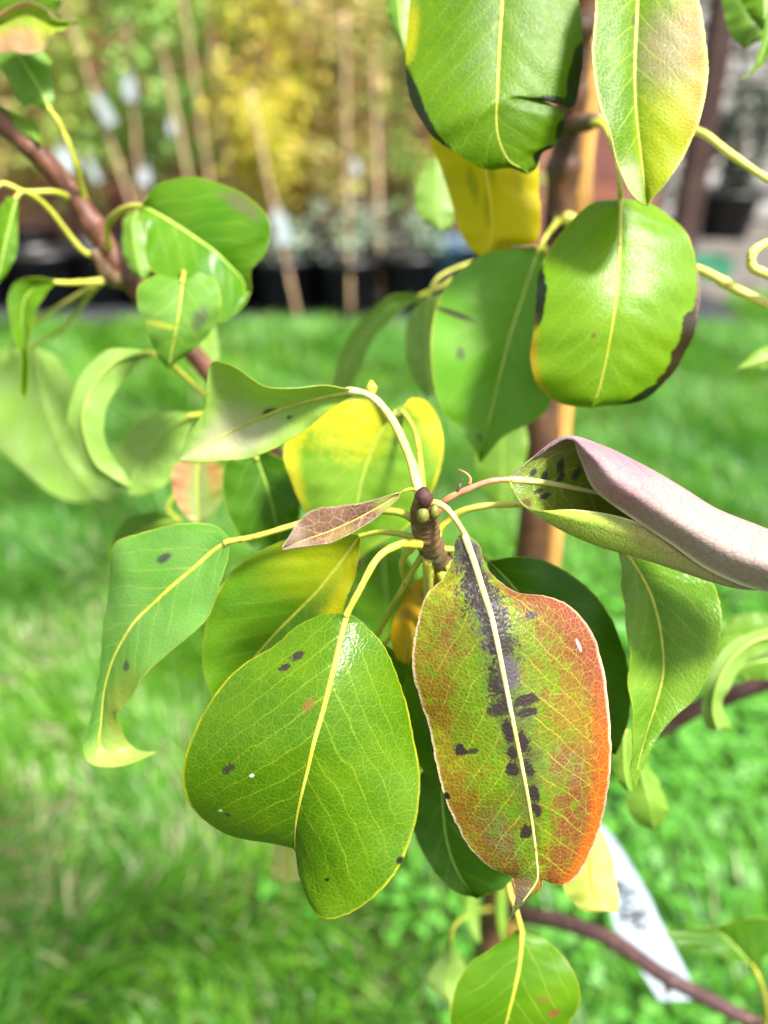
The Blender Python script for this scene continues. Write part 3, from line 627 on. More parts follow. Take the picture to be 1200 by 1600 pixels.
    src = np.concatenate([np.arange(n_), np.arange(n_), rim, rim]); li = np.zeros(len(me.loops), int); me.loops.foreach_get('vertex_index', li)
    for nm, arr in (('uv', uvA), ('metric', uvB)):
        l = me.uv_layers.new(name=nm); l.data.foreach_set('uv', arr[src[li]].astype(np.float32).ravel())
    o = link(name, me, [top or std('mid', 0), und or under()], tree, org)
    if label: o['label'] = label
    pm = pmat or PET; mm = mmat or (MIDG if top is not None and top in list(MATC.values()) else pm)
    if rib:
        mp = G[:, nV]; e = int(nU*0.93); mp = mp[:e] - nr[:e, nV]*(mrad*0.35)*np.linspace(1, 0.2, e)[:, None]; rr = np.linspace(mrad, mrad*0.22, e)
        v, f = tube_geo(mp, rr, 8); link('midrib', mesh('midrib', v, f, org), [mm], o, org)
    if pet is not None:
        pts = [G[min(2, nU-1), nV]-nr[2, nV]*0.0002, G[0, nV]]+[P(*p) for p in pet]; pth = cr(pts, 40)
        v, f = tube_geo(pth, np.interp(np.linspace(0, 1, 40), (0, 0.08, 0.3, 0.6, 0.88, 1), (mrad*0.85, prad*0.78, prad*0.70, prad*0.78, prad*0.95, prad*1.45))*(1+0.05*np.sin(np.arange(40)*0.9+d0*500)+0.04*rng.normal(size=40)), 10); link('petiole', mesh('petiole', v, f, org), [pm], o, org)
    return o

HUB = (668, 812, .2135)
# --- the green leaf in front
mA = leaf_mat('leaf_front_green', (0.055, 0.145, 0.0015), (0.085, 0.185, 0.002), vein=(0.26, 0.36, 0.02), vstr=0.5, retic=0.18, trans=0.36, edge=(0.50, 0.50, 0.02), ew=0.020, rough=0.32, bump=0.42, seed=3, spec=0.34, blobs=[
    (0.21, -0.55, 0.018, 0.07, (0.04, 0.028, 0.024), 0.25, 3.2, 'rg', 1, 1), (0.25, -0.56, 0.016, 0.05, (0.04, 0.028, 0.024), 0.25, 3.2, 'rg', 1, 1), (0.50, -0.60, 0.014, 0.045, (0.04, 0.028, 0.024), 0.25, 3.2, 'rg', 1, 1), (0.68, -0.66, 0.010, 0.03, (0.04, 0.028, 0.024), 0.25, 3.2, 'rg', 1, 1),
    (0.10, 0.2, 0.02, 0.03, SCAB, 0.4, 1.0, 'n2', .8, 1), (0.33, -0.12, 0.02, 0.04, (0.22, 0.10, 0.03), 0.5, 1.0, 'n2', .8, 1), (0.53, -0.40, 0.007, 0.018, (0.7, 0.72, 0.68), 0.3, 0.5, 'n2', 1, 1), (0.66, -0.72, 0.006, 0.02, (0.6, 0.66, 0.6), 0.3, 0.5, 'n2', 1, 1),
    (0.86, -0.96, 0.012, 0.05, (0.16, 0.07, 0.02), 0.4, 1.0, 'n2', .9, 1), (0.90, 0.55, 0.006, 0.02, BLK, 0.3, 0.5, 'n2', 1, 1), (0.75, 0.98, 0.012, 0.03, BLK, 0.4, 0.6, 'n2', 1, 1)])
leaf([(540, 957, 0, 543, 957, 0, 546, 958, 0), (500, 962, 2, 538, 975, 0, 566, 972, 1), (462, 980, 3, 530, 1008, -3, 592, 1000, 2), (428, 1008, 3, 521, 1045, -6, 612, 1036, 3), (372, 1045, 3, 512, 1082, -8, 630, 1085, 4),
      (322, 1110, 4, 502, 1120, -9, 643, 1135, 4), (290, 1180, 5, 490, 1162, -9, 654, 1190, 3), (287, 1232, 7, 480, 1205, -7, 655, 1240, 1), (305, 1272, 10, 470, 1245, -4, 645, 1300, -1), (345, 1297, 12, 463, 1280, 0, 620, 1360, -3),
      (395, 1312, 13, 461, 1303, 4, 580, 1405, -3), (435, 1321, 12, 461, 1318, 7, 540, 1430, -1), (455, 1325, 11, 462, 1326, 9, 505, 1432, 2), (461, 1328, 10, 463, 1330, 10, 482, 1408, 6), (463, 1332, 10, 464, 1334, 10, 470, 1365, 9)],
     .205, mA, pet=[(560, 925, .204), (590, 872, .206), (625, 851, .209), (655, 850, .213)], prad=.0013, bulge=0.06, nU=110, nV=26, teeth=.00012, wave=.0004, mrad=.0010, label='glossy green leaf with a notched tip and a few dark scab spots')
# --- the red blotched leaf
DK = (0.030, 0.022, 0.020); SP2 = (0.085, 0.070, 0.085)
mB = leaf_mat('leaf_red_scabbed', (0.075, 0.20, 0.002), (0.17, 0.28, 0.003), vein=(0.36, 0.37, 0.035), vstr=0.62, retic=0.24, edge=(0.80, 0.60, 0.40), ew=0.028, rough=0.42, bump=0.6, seed=5, tcol=(0.4, 0.28, 0.005), trans=0.32, blobs=[
    (0.22, -0.75, 0.14, 0.40, (0.310, 0.310, 0.025), 0.5, 2.0, 'nm', .75), (0.50, -0.85, 0.22, 0.30, (0.260, 0.273, 0.006), 0.5, 2.0, 'nm', .8), (0.24, -0.45, 0.06, 0.22, (0.211, 0.050, 0.031), 0.5, 2.4, 'nm', .75), (0.36, -0.78, 0.10, 0.28, (0.174, 0.062, 0.006), 0.4, 3.0, 'nm', .6),
    (0.62, -0.85, 0.08, 0.26, (0.223, 0.056, 0.012), 0.5, 2.6, 'nm', .55), (0.80, -0.72, 0.14, 0.42, (0.223, 0.062, 0.022), 0.5, 2.2, 'nm', .65), (0.72, -0.45, 0.08, 0.22, (0.124, 0.124, 0.068), 0.6, 2.0, 'nm', .75), (0.86, -0.3, 0.06, 0.3, (0.136, 0.074, 0.025), 0.6, 2.2, 'nm', .7),
    (0.25, 0.85, 0.13, 0.42, (0.186, 0.046, 0.025), 0.4, 2.0, 'nm', .9), (0.33, 0.45, 0.12, 0.34, (0.149, 0.124, 0.006), 0.5, 2.4, 'nm', .8), (0.42, 0.92, 0.25, 0.24, (0.211, 0.043, 0.028), 0.45, 1.4, 'nm', .92), (0.48, 0.6, 0.1, 0.25, (0.248, 0.223, 0.006), 0.5, 2.0, 'nm', .8),
    (0.66, 0.98, 0.26, 0.26, (0.397, 0.081, 0.007), 0.4, 1.2, 'nm', .96), (0.56, 0.42, 0.06, 0.26, (0.149, 0.099, 0.062), 0.5, 2.0, 'nm', .85), (0.66, 0.52, 0.08, 0.26, (0.161, 0.028, 0.025), 0.5, 2.0, 'nm', .9), (0.76, 0.48, 0.09, 0.25, (0.186, 0.056, 0.019), 0.5, 2.2, 'nm', .85), (0.86, 0.75, 0.10, 0.36, (0.298, 0.068, 0.012), 0.5, 1.6, 'nm', .92), (0.80, 0.16, 0.10, 0.12, (0.260, 0.236, 0.003), 0.6, 1.2, 'nm', .7),
    (0.48, -0.55, 0.45, 0.50, (0.17, 0.045, 0.012), 0.4, 9.0, 'n2', .45), (0.50, 0.55, 0.48, 0.50, (0.17, 0.04, 0.015), 0.4, 9.0, 'n2', .6), (0.45, -0.1, 0.40, 0.50, (0.085, 0.24, 0.003), 0.4, 5.0, 'nm', .55), (0.66, 1.0, 0.26, 0.20, (0.42, 0.085, 0.008), 0.4, 1.2, 'nm', .8), (0.30, 0.97, 0.16, 0.16, (0.24, 0.05, 0.03), 0.4, 1.4, 'nm', .75), (0.91, -0.5, 0.05, 0.6, (0.211, 0.136, 0.124), 0.6, 1.4, 'nm', .75), (0.97, 0, 0.05, 1.2, (0.081, 0.099, 0.056), 0.5, 1.0, 'nm', .7),
    (0.30, 0.0, 0.34, 0.20, (0.07, 0.085, 0.03), 0.6, 2.0, 'nm', .5, 1), (0.56, 0.0, 0.16, 0.16, (0.07, 0.07, 0.02), 0.6, 2.0, 'nm', .5, 1), (0.055, 0.0, 0.06, 0.90, SP2, 0.25, 2.6, 'rg', .9, 1), (0.12, 0.0, 0.07, 0.50, SP2, 0.22, 3.0, 'rg', .95, 1), (0.18, 0.0, 0.06, 0.28, SP2, 0.2, 3.2, 'rg', .95, 1), (0.10, 0.0, 0.10, 0.45, DK, 0.2, 4.0, 'rg', .9, 1), (0.26, -0.03, 0.045, 0.12, SP2, 0.2, 3.4, 'rg', .95, 1), (0.25, 0.04, 0.09, 0.14, DK, 0.2, 4.0, 'rg', .9, 1), (0.36, -0.06, 0.045, 0.12, DK, 0.2, 3.2, 'rg', .95, 1), (0.34, 0.05, 0.04, 0.09, SP2, 0.2, 3.2, 'rg', .95, 1),
    (0.415, -0.10, 0.016, 0.17, DK, 0.25, 2.2, 'rg', .95, 1), (0.405, 0.15, 0.012, 0.12, DK, 0.25, 1.6, 'n2', 1, 1), (0.432, 0.13, 0.010, 0.09, DK, 0.25, 1.6, 'n2', 1, 1), (0.47, -0.06, 0.028, 0.075, DK, 0.2, 2.8, 'rg', 1, 1), (0.5, 0.05, 0.028, 0.06, DK, 0.2, 2.8, 'rg', 1, 1), (0.52, -0.08, 0.0176, 0.0525, DK, 0.2, 2.4, 'rg', 1, 1), (0.557, -0.11, 0.018, 0.08, DK, 0.2, 1.6, 'rg', 1, 1), (0.56, 0.06, 0.022, 0.05, DK, 0.2, 2.4, 'rg', 1, 1),
    (0.62, 0.08, 0.024, 0.06, DK, 0.2, 2.8, 'rg', 1, 1), (0.66, 0.08, 0.018, 0.06, DK, 0.2, 2.2, 'rg', 1, 1), (0.72, -0.09, 0.018, 0.11, DK, 0.2, 2.0, 'rg', 1, 1),
    (0.50, -0.66, 0.014, 0.08, DK, 0.2, 2.0, 'rg', 1, 1), (0.505, -0.54, 0.006, 0.10, DK, 0.2, 2.0, 'rg', .9, 1), (0.24, 0.50, 0.010, 0.08, SCAB, 0.3, 1.0, 'n2', .9, 1), (0.60, -0.97, 0.01, 0.04, BLK, 0.3, .6, 'n2', 1, 1), (0.335, 0.80, 0.012, 0.015, (0.8, 0.8, 0.76), 0.3, .3, 'n2', 1, 1), (0.92, 0.1, 0.015, 0.3, (0.1, 0.06, 0.03), 0.4, 1.0, 'n2', .8, 1)])
oB = leaf([(722, 834, 6, 726, 835, 6, 731, 835, 6), (711, 845, 7, 733, 855, 4, 748, 852, 7), (706, 870, 6, 742, 880, 2, 756, 880, 6), (690, 905, 4, 751, 910, 0, 775, 905, 4), (668, 930, 3, 759, 935, -2, 805, 926, 4), (655, 968, 4, 768, 965, -3, 855, 931, 5), (646, 1010, 5, 776, 1000, -4, 892, 946, 6), (646, 1050, 5, 784, 1040, -4, 922, 985, 7),
      (656, 1095, 5, 793, 1085, -4, 940, 1040, 8), (670, 1140, 5, 802, 1130, -4, 950, 1105, 8), (681, 1185, 5, 811, 1175, -3, 953, 1170, 8), (694, 1235, 5, 820, 1220, -2, 951, 1230, 8), (710, 1280, 6, 828, 1265, 0, 942, 1290, 8), (735, 1325, 7, 834, 1305, 2, 920, 1340, 8), (770, 1358, 8, 838, 1340, 4, 888, 1376, 8), (798, 1372, 8, 840, 1362, 5, 862, 1380, 8),
      (803, 1380, 8, 838, 1378, 6, 848, 1374, 7), (806, 1400, 9, 825, 1398, 7, 845, 1388, 8), (800, 1425, 10, 808, 1420, 9, 818, 1413, 9), (794, 1437, 11, 795, 1437, 11, 797, 1437, 11)],
     .2, mB, und=under('pink'), pet=[(712, 812, .204), (698, 795, .204), (684, 787, .205), (668, 786, .207)], prad=.0011, pmat=PETW, bulge=0.05, nU=130, nV=28, teeth=.00015, wave=.0006, mrad=.00105, label='red and yellow blotched leaf with dark scab along its midrib')
# --- the rolled leaf
mC = leaf_mat('leaf_rolled_inside', (0.12, 0.21, 0.02), (0.19, 0.25, 0.025), vein=(0.45, 0.48, 0.10), vstr=0.6, retic=0.3, edge=(0.7, 0.66, 0.3), ew=0.03, seed=8, blobs=[(0.14, 0.45, 0.08, 0.25, (0.22, 0.15, 0.12), 0.6, 0.8, 'n2', .8), (0.16, 0.9, 0.10, 0.3, (0.17, 0.10, 0.01), 0.6, .9, 'n2', .8), (0.13, -0.35, 0.02, 0.10, (0.10, 0.04, 0.02), .4, .8, 'n2', .9, 1)]
     + [(u, v_, 0.011, 0.045, (0.03, 0.03, 0.05), 0.3, 1.6, 'rg', .95, 1) for u, v_ in ((0.06, 0.12), (0.10, 0.06), (0.145, 0.14), (0.155, 0.06), (0.115, -0.12), (0.15, -0.14), (0.20, 0.1))])
oC = leaf([(797, 753, 6, 796.5, 752.5, 5.7, 796, 752, 6, 798, 749, 6, 799, 747, 6, 799.5, 746.5, 5.7, 800, 746, 6), (806, 772, 3, 805, 769.5, 3.7, 804, 767, 5, 825, 751, 6, 832, 718, 6, 833, 716.5, 5.2, 834, 715, 5), (832, 796, 1, 828, 792.5, 2.2, 824, 789, 4, 865, 756, 9, 880, 688, 4, 885, 686, -0.5, 890, 684, 1), (900, 797, -1, 886, 809.5, -1.5, 872, 822, 4, 905, 764, 12, 940, 700, 5, 923.5, 707.5, -9.5, 907, 715, -2), (960, 805, -2, 946, 827, -1.5, 932, 849, 5, 955, 775, 15, 1000, 726, 6, 965, 745.5, -9.5, 930, 765, -3), (1010, 822, -2, 1005, 845.5, -1.5, 1000, 869, 5, 1020, 795, 17, 1060, 759, 6, 1022.5, 783, -9.5, 985, 807, -3), (1060, 853, -1, 1060, 870.5, -1.5, 1060, 888, 4, 1085, 825, 17, 1120, 796, 6, 1082.5, 821.5, -9.5, 1045, 847, -3), (1110, 888, 0, 1112.5, 897, -1.5, 1115, 906, 3, 1140, 855, 15, 1190, 824, 5, 1150, 858, -10, 1110, 892, -3), (1165, 915, 1, 1166.5, 916, 1.2, 1168, 917, 2, 1200, 880, 11, 1260, 854, 4, 1225, 888, -10, 1190, 922, -2), (1265, 920, 3, 1265.5, 920.5, 2.7, 1266, 921, 3, 1268, 920, 4, 1270, 919, 3, 1269, 920.5, 2.2, 1268, 922, 2)],
     .2, mC, und=under('pink'), side='raw', pet=[(765, 752, .205), (730, 765, .206), (700, 780, .208), (680, 800, .211)], prad=.0011, pmat=PETP, mmat=PETW, nU=110, nV=30, mrad=.0011, label='rolled leaf showing its pinkish underside')
for pts in (((716, 768, .2065), (718, 758, .206), (724, 748, .2055)), ((733, 758, .206), (735, 748, .2055), (728, 739, .205), (716, 733, .205))):
    v, f = tube_geo(cr([P(*q) for q in pts], 8), np.linspace(.0006, .0001, 8), 6); link('stipule', mesh('stipule', v, f, ORG[oC.name]), [PETP if len(pts) > 3 else BARK_P], oC, ORG[oC.name])
# --- light leaf below it
mD = leaf_mat('leaf_light_right', (0.12, 0.27, 0.015), (0.18, 0.33, 0.03), vein=(0.45, 0.55, 0.12), vstr=0.45, retic=0.10, edge=(0.5, 0.58, 0.08), rough=0.32, bump=0.6, seed=9)
leaf([(966, 858, 4, 972, 858, 4, 985, 860, 4), (972, 890, 2, 992, 885, 6, 1050, 874, 8), (976, 930, 0, 1012, 920, 8, 1098, 895, 8), (977, 970, -2, 1026, 960, 9, 1122, 930, 6), (984, 1030, -4, 1034, 1005, 9, 1127, 975, 4), (986, 1080, -5, 1036, 1050, 8, 1117, 1030, 3), (987, 1130, -5, 1026, 1095, 6, 1090, 1085, 2), (988, 1180, -4, 1010, 1145, 3, 1052, 1122, 2), (989, 1212, -2, 998, 1190, 0, 1020, 1165, 1), (990, 1232, 0, 991, 1232, 0, 993, 1230, 0)],
     .226, mD, pet=[(940, 825, .226), (880, 795, .222), (800, 788, .218), (730, 796, .216), (690, 822, .2155), (680, 845, .217)], prad=.0012, nU=80, nV=18, mrad=.0009, wave=.0006, label='light green leaf folded along a pale midrib below the rolled leaf')
leaf([(762, 880, 765, 878, 768, 876), (770, 912, 800, 915, 815, 870), (780, 960, 830, 955, 870, 885), (790, 1020, 865, 1005, 930, 930), (810, 1080, 895, 1060, 970, 1000), (840, 1130, 920, 1110, 984, 1070), (880, 1165, 940, 1145, 981, 1130), (962, 1178)],
     .236, std('dark', 1), fold=-3, dprof=(0, 5, 10), pet=[(755, 870, .232), (735, 860, .226), (705, 858, .221), (682, 858, .219)], prad=.0010, nU=70, nV=16, label='leaf behind the red leaf, its shade put into a darker green')  # darker greens stand in for the red leaf's shade
# petiole crossing to a leaf far behind
leaf([(650, 1010, 680, 1008, 700, 1010), (636, 1050, 700, 1050, 760, 1040), (634, 1100, 715, 1100, 790, 1090), (640, 1150, 722, 1150, 800, 1150), (658, 1200, 722, 1195, 790, 1200), (684, 1230, 715, 1225, 750, 1235), (702, 1250)], .224, std('mid', 2), dprof=(0, 4, 8), fold=2, pet=[(675, 960, .226), (672, 900, .223), (676, 866, .219)], nU=56, nV=14, label='green leaf peeping out behind the red leaf')
leaf([(680, 1190, 688, 1188, 700, 1190), (648, 1225, 690, 1235, 742, 1222), (644, 1280, 694, 1290, 790, 1280), (656, 1322, 702, 1330, 812, 1330), (682, 1366, 716, 1365, 806, 1368), (715, 1394, 732, 1388, 775, 1392), (745, 1403)], .242, std('dark', 3), dprof=(0, 4, 8), fold=-4, pet=[(680, 1120, .24), (668, 960, .232), (668, 872, .219)], nU=56, nV=14, label='leaf coloured darker for shade, hanging below the front green leaf')  # shade under the red leaf is painted in with darker greens
mH = leaf_mat('leaf_pale_yellow', lite=True, c1=(0.46, 0.52, 0.08), c2=(0.62, 0.60, 0.20), vein=(0.7, 0.7, 0.3), vstr=0.4, edge=(0.75, 0.72, 0.2), seed=4)
leaf([(900, 1290, 915, 1285, 935, 1290), (885, 1340, 922, 1325, 950, 1320), (880, 1382, 922, 1370, 959, 1355), (896, 1410, 932, 1402, 965, 1390), (918, 1424, 945, 1421, 966, 1416), (967, 1424)], .252, mH, dprof=(0, 3, 0), fold=2, pet=[(890, 1240, .26), (800, 1100, .25), (700, 880, .223)], label='pale yellow leaf tip under the red leaf')
mI = leaf_mat('leaf_bottom', lite=True, c1=(0.075, 0.20, 0.004), c2=(0.11, 0.24, 0.006), vein=(0.40, 0.5, 0.06), vstr=0.42, retic=0.08, seed=11, blobs=[(0.45, 0.65, 0.03, 0.09, (0.25, 0.10, 0.03), .5, 1.2, 'n2', .9, 1), (0.36, 0.45, 0.02, 0.1, (0.2, 0.12, 0.02), .5, 1.2, 'n2', .7, 1), (0.6, -0.3, 0.03, 0.1, (0.2, 0.14, 0.02), .5, 1.2, 'n2', .7, 1)])
leaf([(808, 1453, 815, 1455, 820, 1455), (770, 1480, 814, 1480, 850, 1468), (735, 1505, 811, 1510, 885, 1500), (712, 1545, 804, 1545, 905, 1545), (704, 1590, 794, 1585, 900, 1585), (712, 1635, 785, 1620, 870, 1620), (745, 1665, 775, 1660, 820, 1650), (770, 1690)], .25, mI, dprof=(0, -4, 6), fold=2, pet=[(806, 1420, .252), (795, 1385, .256), (770, 1250, .26), (720, 1020, .245), (690, 890, .2245)], prad=.0012, nU=64, nV=16, mrad=.001, wave=.0004, label='rounded green leaf hanging low above the lawn')
leaf([(700, 1468, 705, 1464, 708, 1470), (686, 1495, 705, 1500, 722, 1500), (668, 1533, 696, 1535, 733, 1530), (690, 1560, 705, 1565, 726, 1555), (703, 1582)], .33, std('pale', 1), dprof=(0, 2, 0), fold=3, pet=[(715, 1440, .36), (745, 1425, .45), (768, 1420, .545)], label='small pale leaf turned up beside the trunk')
leaf([(726, 1396, 735, 1394, 748, 1396), (728, 1430, 736, 1430, 747, 1430), (738, 1460, 742, 1460, 749, 1455), (751, 1474)], .40, std('pale', 2), pet=[(740, 1370, .43), (770, 1350, .527)], label='narrow pale leaf hanging against the trunk')
leaf([(776, 1390, 783, 1388, 791, 1390), (776, 1425, 784, 1425, 792, 1425), (780, 1455, 785, 1455, 791, 1452), (786, 1475)], .42, std('light', 14), pet=[(785, 1365, .44), (785, 1340, .52)], label='narrow straw-coloured leaf in front of the trunk')
leaf([(436, 1290, 452, 1290, 475, 1290), (428, 1335, 450, 1338, 478, 1335), (424, 1368, 450, 1372, 476, 1370), (450, 1380)], .262, mH, pet=[(470, 1240, .27), (560, 1050, .26), (640, 900, .228), (668, 860, .218)], label='pale leaf edge below the front green leaf')
# --- left side of the spur
mL18 = leaf_mat('leaf_left_hanging', (0.11, 0.30, 0.040), (0.16, 0.35, 0.07), vein=(0.45, 0.52, 0.12), vstr=0.4, retic=0.08, edge=(0.55, 0.56, 0.08), rough=0.34, seed=13, blobs=[(0.20, -0.45, 0.02, 0.07, SCAB, .4, 1.0, 'n2', .9, 1), (0.50, 0.5, 0.016, 0.10, SCAB, .4, 1.0, 'n2', .8, 1), (0.70, 0.8, 0.2, 0.5, (0.32, 0.33, 0.05), .6, .8, 'n2', .6), (0.95, 0, 0.14, 2, (0.36, 0.44, 0.10), .4, .3, 'n2', .9)])  # last blob pales the tip: lighting put into the leaf colour
leaf([(358, 840, 0, 358, 846, 0, 358, 852, 0), (330, 820, 2, 332, 862, 2, 354, 880, 0), (280, 819, 5, 300, 890, 3, 342, 920, 0), (225, 832, 9, 268, 917, 4, 325, 960, 0), (180, 850, 12, 238, 945, 6, 300, 990, 0), (168, 900, 15, 212, 970, 8, 262, 1022, 2), (165, 960, 17, 192, 1000, 11, 232, 1050, 4), (158, 1030, 18, 175, 1035, 14, 205, 1085, 7), (148, 1090, 19, 163, 1080, 16, 188, 1108, 10),
      (136, 1142, 19, 158, 1130, 17, 182, 1118, 14), (130, 1168, 17, 155, 1160, 17, 192, 1145, 18), (145, 1195, 14, 170, 1178, 17, 205, 1165, 20), (190, 1197, 14, 200, 1185, 17, 222, 1172, 19), (245, 1175, 17)],
     .222, mL18, pet=[(400, 838, .222), (470, 818, .221), (560, 800, .218), (620, 800, .215), (655, 815, .2135)], prad=.0012, nU=100, nV=18, mrad=.0009, wave=.0006, label='blue-green leaf hanging on a long stalk with its tip curled under')
mL19 = leaf_mat('leaf_yellow_margin', (0.055, 0.18, 0.005), (0.11, 0.25, 0.008), vein=(0.36, 0.46, 0.08), vstr=0.25, retic=0.08, rough=0.33, seed=15, blobs=[(0.12, 0.0, 0.20, 1.1, (0.42, 0.46, 0.01), .6, 1.2, 'n1', .9), (0.25, 1.0, 0.35, 0.5, (0.55, 0.50, 0.01), .5, .8, 'n2', .9)])
leaf([(558, 836, 562, 838, 564, 842), (500, 834, 545, 862, 560, 870), (435, 848, 522, 892, 552, 905), (375, 882, 495, 925, 540, 940), (335, 935, 465, 955, 525, 985), (320, 990, 430, 990, 500, 1030), (317, 1040, 395, 1030, 450, 1070), (330, 1085, 350, 1080, 380, 1090), (335, 1097)],
     .236, mL19, dprof=(-8, 2, 8), fold=-3, pet=[(590, 832, .225), (625, 834, .218), (655, 842, .215)], prad=.0010, nU=72, nV=16, mrad=.0008, label='deep green leaf with a yellow margin behind the front leaf')
mL20 = leaf_mat('leaf_small_brown', (0.16, 0.075, 0.055), (0.24, 0.12, 0.08), vein=(0.5, 0.42, 0.22), vstr=0.5, retic=0.3, edge=(0.62, 0.56, 0.32), ew=0.06, seed=17, tcol=(0.4, 0.2, 0.08), blobs=[(0.92, 0, 0.12, 2, (0.42, 0.30, 0.24), .6, .8, 'n2', .8), (0.55, 0.6, 0.12, 0.4, (0.30, 0.22, 0.05), .6, 1.0, 'n2', .7), (0.1, 0, 0.12, 2, (0.36, 0.42, 0.08), .5, .5, 'n2', .8)])
leaf([(624, 770, 624, 772, 624, 776), (592, 779, 595, 790, 602, 797), (550, 789, 555, 812, 562, 826), (495, 795, 515, 830, 522, 846), (466, 817, 478, 843, 485, 853), (441, 857)], .2, mL20, dprof=(2, -2, -4), fold=-1.5, pet=[(636, 765, .201), (648, 765, .203), (660, 772, .2055)], prad=.0005, mrad=.0004, nU=64, nV=12, teeth=.0002, label='small narrow brownish young leaf')
leaf([(546, 606, -2, 548, 611, 0, 552, 617, 2), (500, 603, -3, 505, 620, 3, 515, 640, 3), (440, 606, -5, 460, 632, 6, 480, 668, 6), (395, 592, -3, 420, 647, 9, 445, 692, 8), (352, 567, 0, 385, 663, 12, 410, 710, 9), (327, 573, 5, 350, 680, 14, 370, 718, 11), (320, 635, 10, 315, 698, 15, 325, 722, 13), (298, 675, 13, 295, 710, 16, 298, 721, 15), (278, 718, 17)],
     .228, std('mid', 5), und=under('blush'), side='under', pet=[(580, 620, .226), (612, 655, .222), (640, 715, .216), (654, 765, .2095), (662, 790, .2095)], prad=.0016, pmat=PETW, mmat=PET, nU=80, nV=18, mrad=.0008, label='folded leaf seen from its pale grey-green underside')
v, f = tube_geo([P(579, 616, .227), P(581, 604, .227), P(580, 594, .227)], [.0016, .0017, .0004], 10); link('bud', mesh('bud', v, f, P(579, 616, .227)), [PET], tree, P(579, 616, .227))
mL14 = leaf_mat('leaf_yellowing', lite=True, c1=(0.14, 0.30, 0.015), c2=(0.20, 0.36, 0.03), vein=(0.42, 0.50, 0.10), vstr=0.3, retic=0.08, edge=(0.72, 0.62, 0.04), ew=0.05, trans=0.4, seed=19, blobs=[(0.14, -0.6, 0.20, 0.8, (0.70, 0.58, 0.01), .6, 1.8, 'n2', .6), (0.15, 1.0, 0.25, 0.25, (0.70, 0.60, 0.02), .5, .5, 'n2', .9), (0.5, -1.0, 0.3, 0.2, (0.66, 0.55, 0.02), .5, .5, 'n2', .7)])
leaf([(606, 652, 612, 654, 622, 650), (575, 625, 598, 672, 645, 622), (520, 630, 585, 695, 675, 635), (465, 660, 573, 725, 692, 680), (443, 705, 563, 760, 690, 725), (455, 750, 556, 800, 672, 775), (475, 795, 550, 830, 640, 820), (510, 845, 545, 860, 590, 850), (545, 885)], .262, mL14, dprof=(0, 3, 10), fold=-3, pet=[(625, 640, .262), (650, 680, .245), (660, 760, .222), (666, 810, .215)], nU=70, nV=16, rib=True, mrad=.0006, mmat=stalk_mat('midrib_green', (0.34, 0.46, 0.06), (0.4, 0.5, 0.08)), label='yellowing broad leaf behind the pale stalk')
mL15 = leaf_mat('leaf_pink_edge', lite=True, c1=(0.20, 0.30, 0.06), c2=(0.30, 0.36, 0.12), vein=(0.5, 0.5, 0.2), vstr=0.3, seed=21, blobs=[(0.4, -0.9, 0.5, 0.6, (0.55, 0.22, 0.12), .6, .6, 'n1', .9), (0.3, 0.7, 0.3, 0.3, (0.45, 0.2, 0.06), .6, .6, 'n1', .8)])
leaf([(300, 715, 310, 716, 325, 714), (272, 730, 308, 745, 345, 725), (270, 765, 308, 775, 350, 755), (285, 800, 310, 800, 342, 790), (312, 822)], .31, mL15, fold=-2, pet=[(325, 690, .32), (360, 640, .345), (340, 600, .352)], label='small leaf with an orange-pink margin')
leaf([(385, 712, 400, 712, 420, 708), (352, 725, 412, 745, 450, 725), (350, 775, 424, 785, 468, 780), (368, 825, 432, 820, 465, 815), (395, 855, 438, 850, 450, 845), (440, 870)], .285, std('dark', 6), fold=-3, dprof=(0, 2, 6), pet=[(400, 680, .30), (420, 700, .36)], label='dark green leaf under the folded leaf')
leaf([(280, 803, 280, 812, 280, 820), (235, 800, 240, 820, 250, 840), (195, 815, 210, 840, 230, 860), (172, 850, 190, 870, 210, 890), (170, 895)], .35, std('mid', 7), pet=[(262, 795, .35), (280, 765, .352), (330, 720, .36), (420, 705, .366)], label='green leaf behind the hanging leaf')
leaf([(575, 860, 600, 850, 625, 855), (556, 900, 600, 895, 650, 900), (560, 950, 606, 950, 655, 950), (600, 1010)], .36, std('mid', 9), pet=[(640, 900, .37), (650, 985, .412)], label='blurred green leaf behind the spur')
mBB = leaf_mat('leaf_amber', lite=True, c1=(0.66, 0.34, 0.005), c2=(0.72, 0.44, 0.008), vein=(0.7, 0.5, 0.04), vstr=0.2, edge=(0.7, 0.45, 0.02), tcol=(0.8, 0.45, 0.01), seed=23, blobs=[(0.3, -0.4, 0.04, 0.2, (0.3, 0.2, 0.02), .6, 1, 'n2', .7), (0.55, -0.6, 0.05, 0.2, (0.36, 0.2, 0.02), .6, 1, 'n2', .7)])
leaf([(695, 897, 700, 900, 705, 905), (655, 905, 680, 930, 720, 940), (625, 945, 660, 970, 715, 980), (611, 990, 640, 1000, 690, 1015), (618, 1025, 632, 1025, 660, 1035), (632, 1038)], .236, mBB, fold=2, pet=[(700, 885, .234), (690, 866, .2215)], label='amber yellow leaf between the green and the red leaf')
# stalk from the spur down to a leaf behind the front leaf
leaf([(596, 1010, 600, 1008, 606, 1010), (560, 1040, 598, 1045, 640, 1035), (545, 1090, 592, 1095, 650, 1085), (560, 1150, 588, 1150, 625, 1145), (585, 1195)], .25, std('mid', 10), pet=[(640, 950, .245), (628, 885, .226), (645, 850, .216)], label='green leaf hidden behind the front leaf')
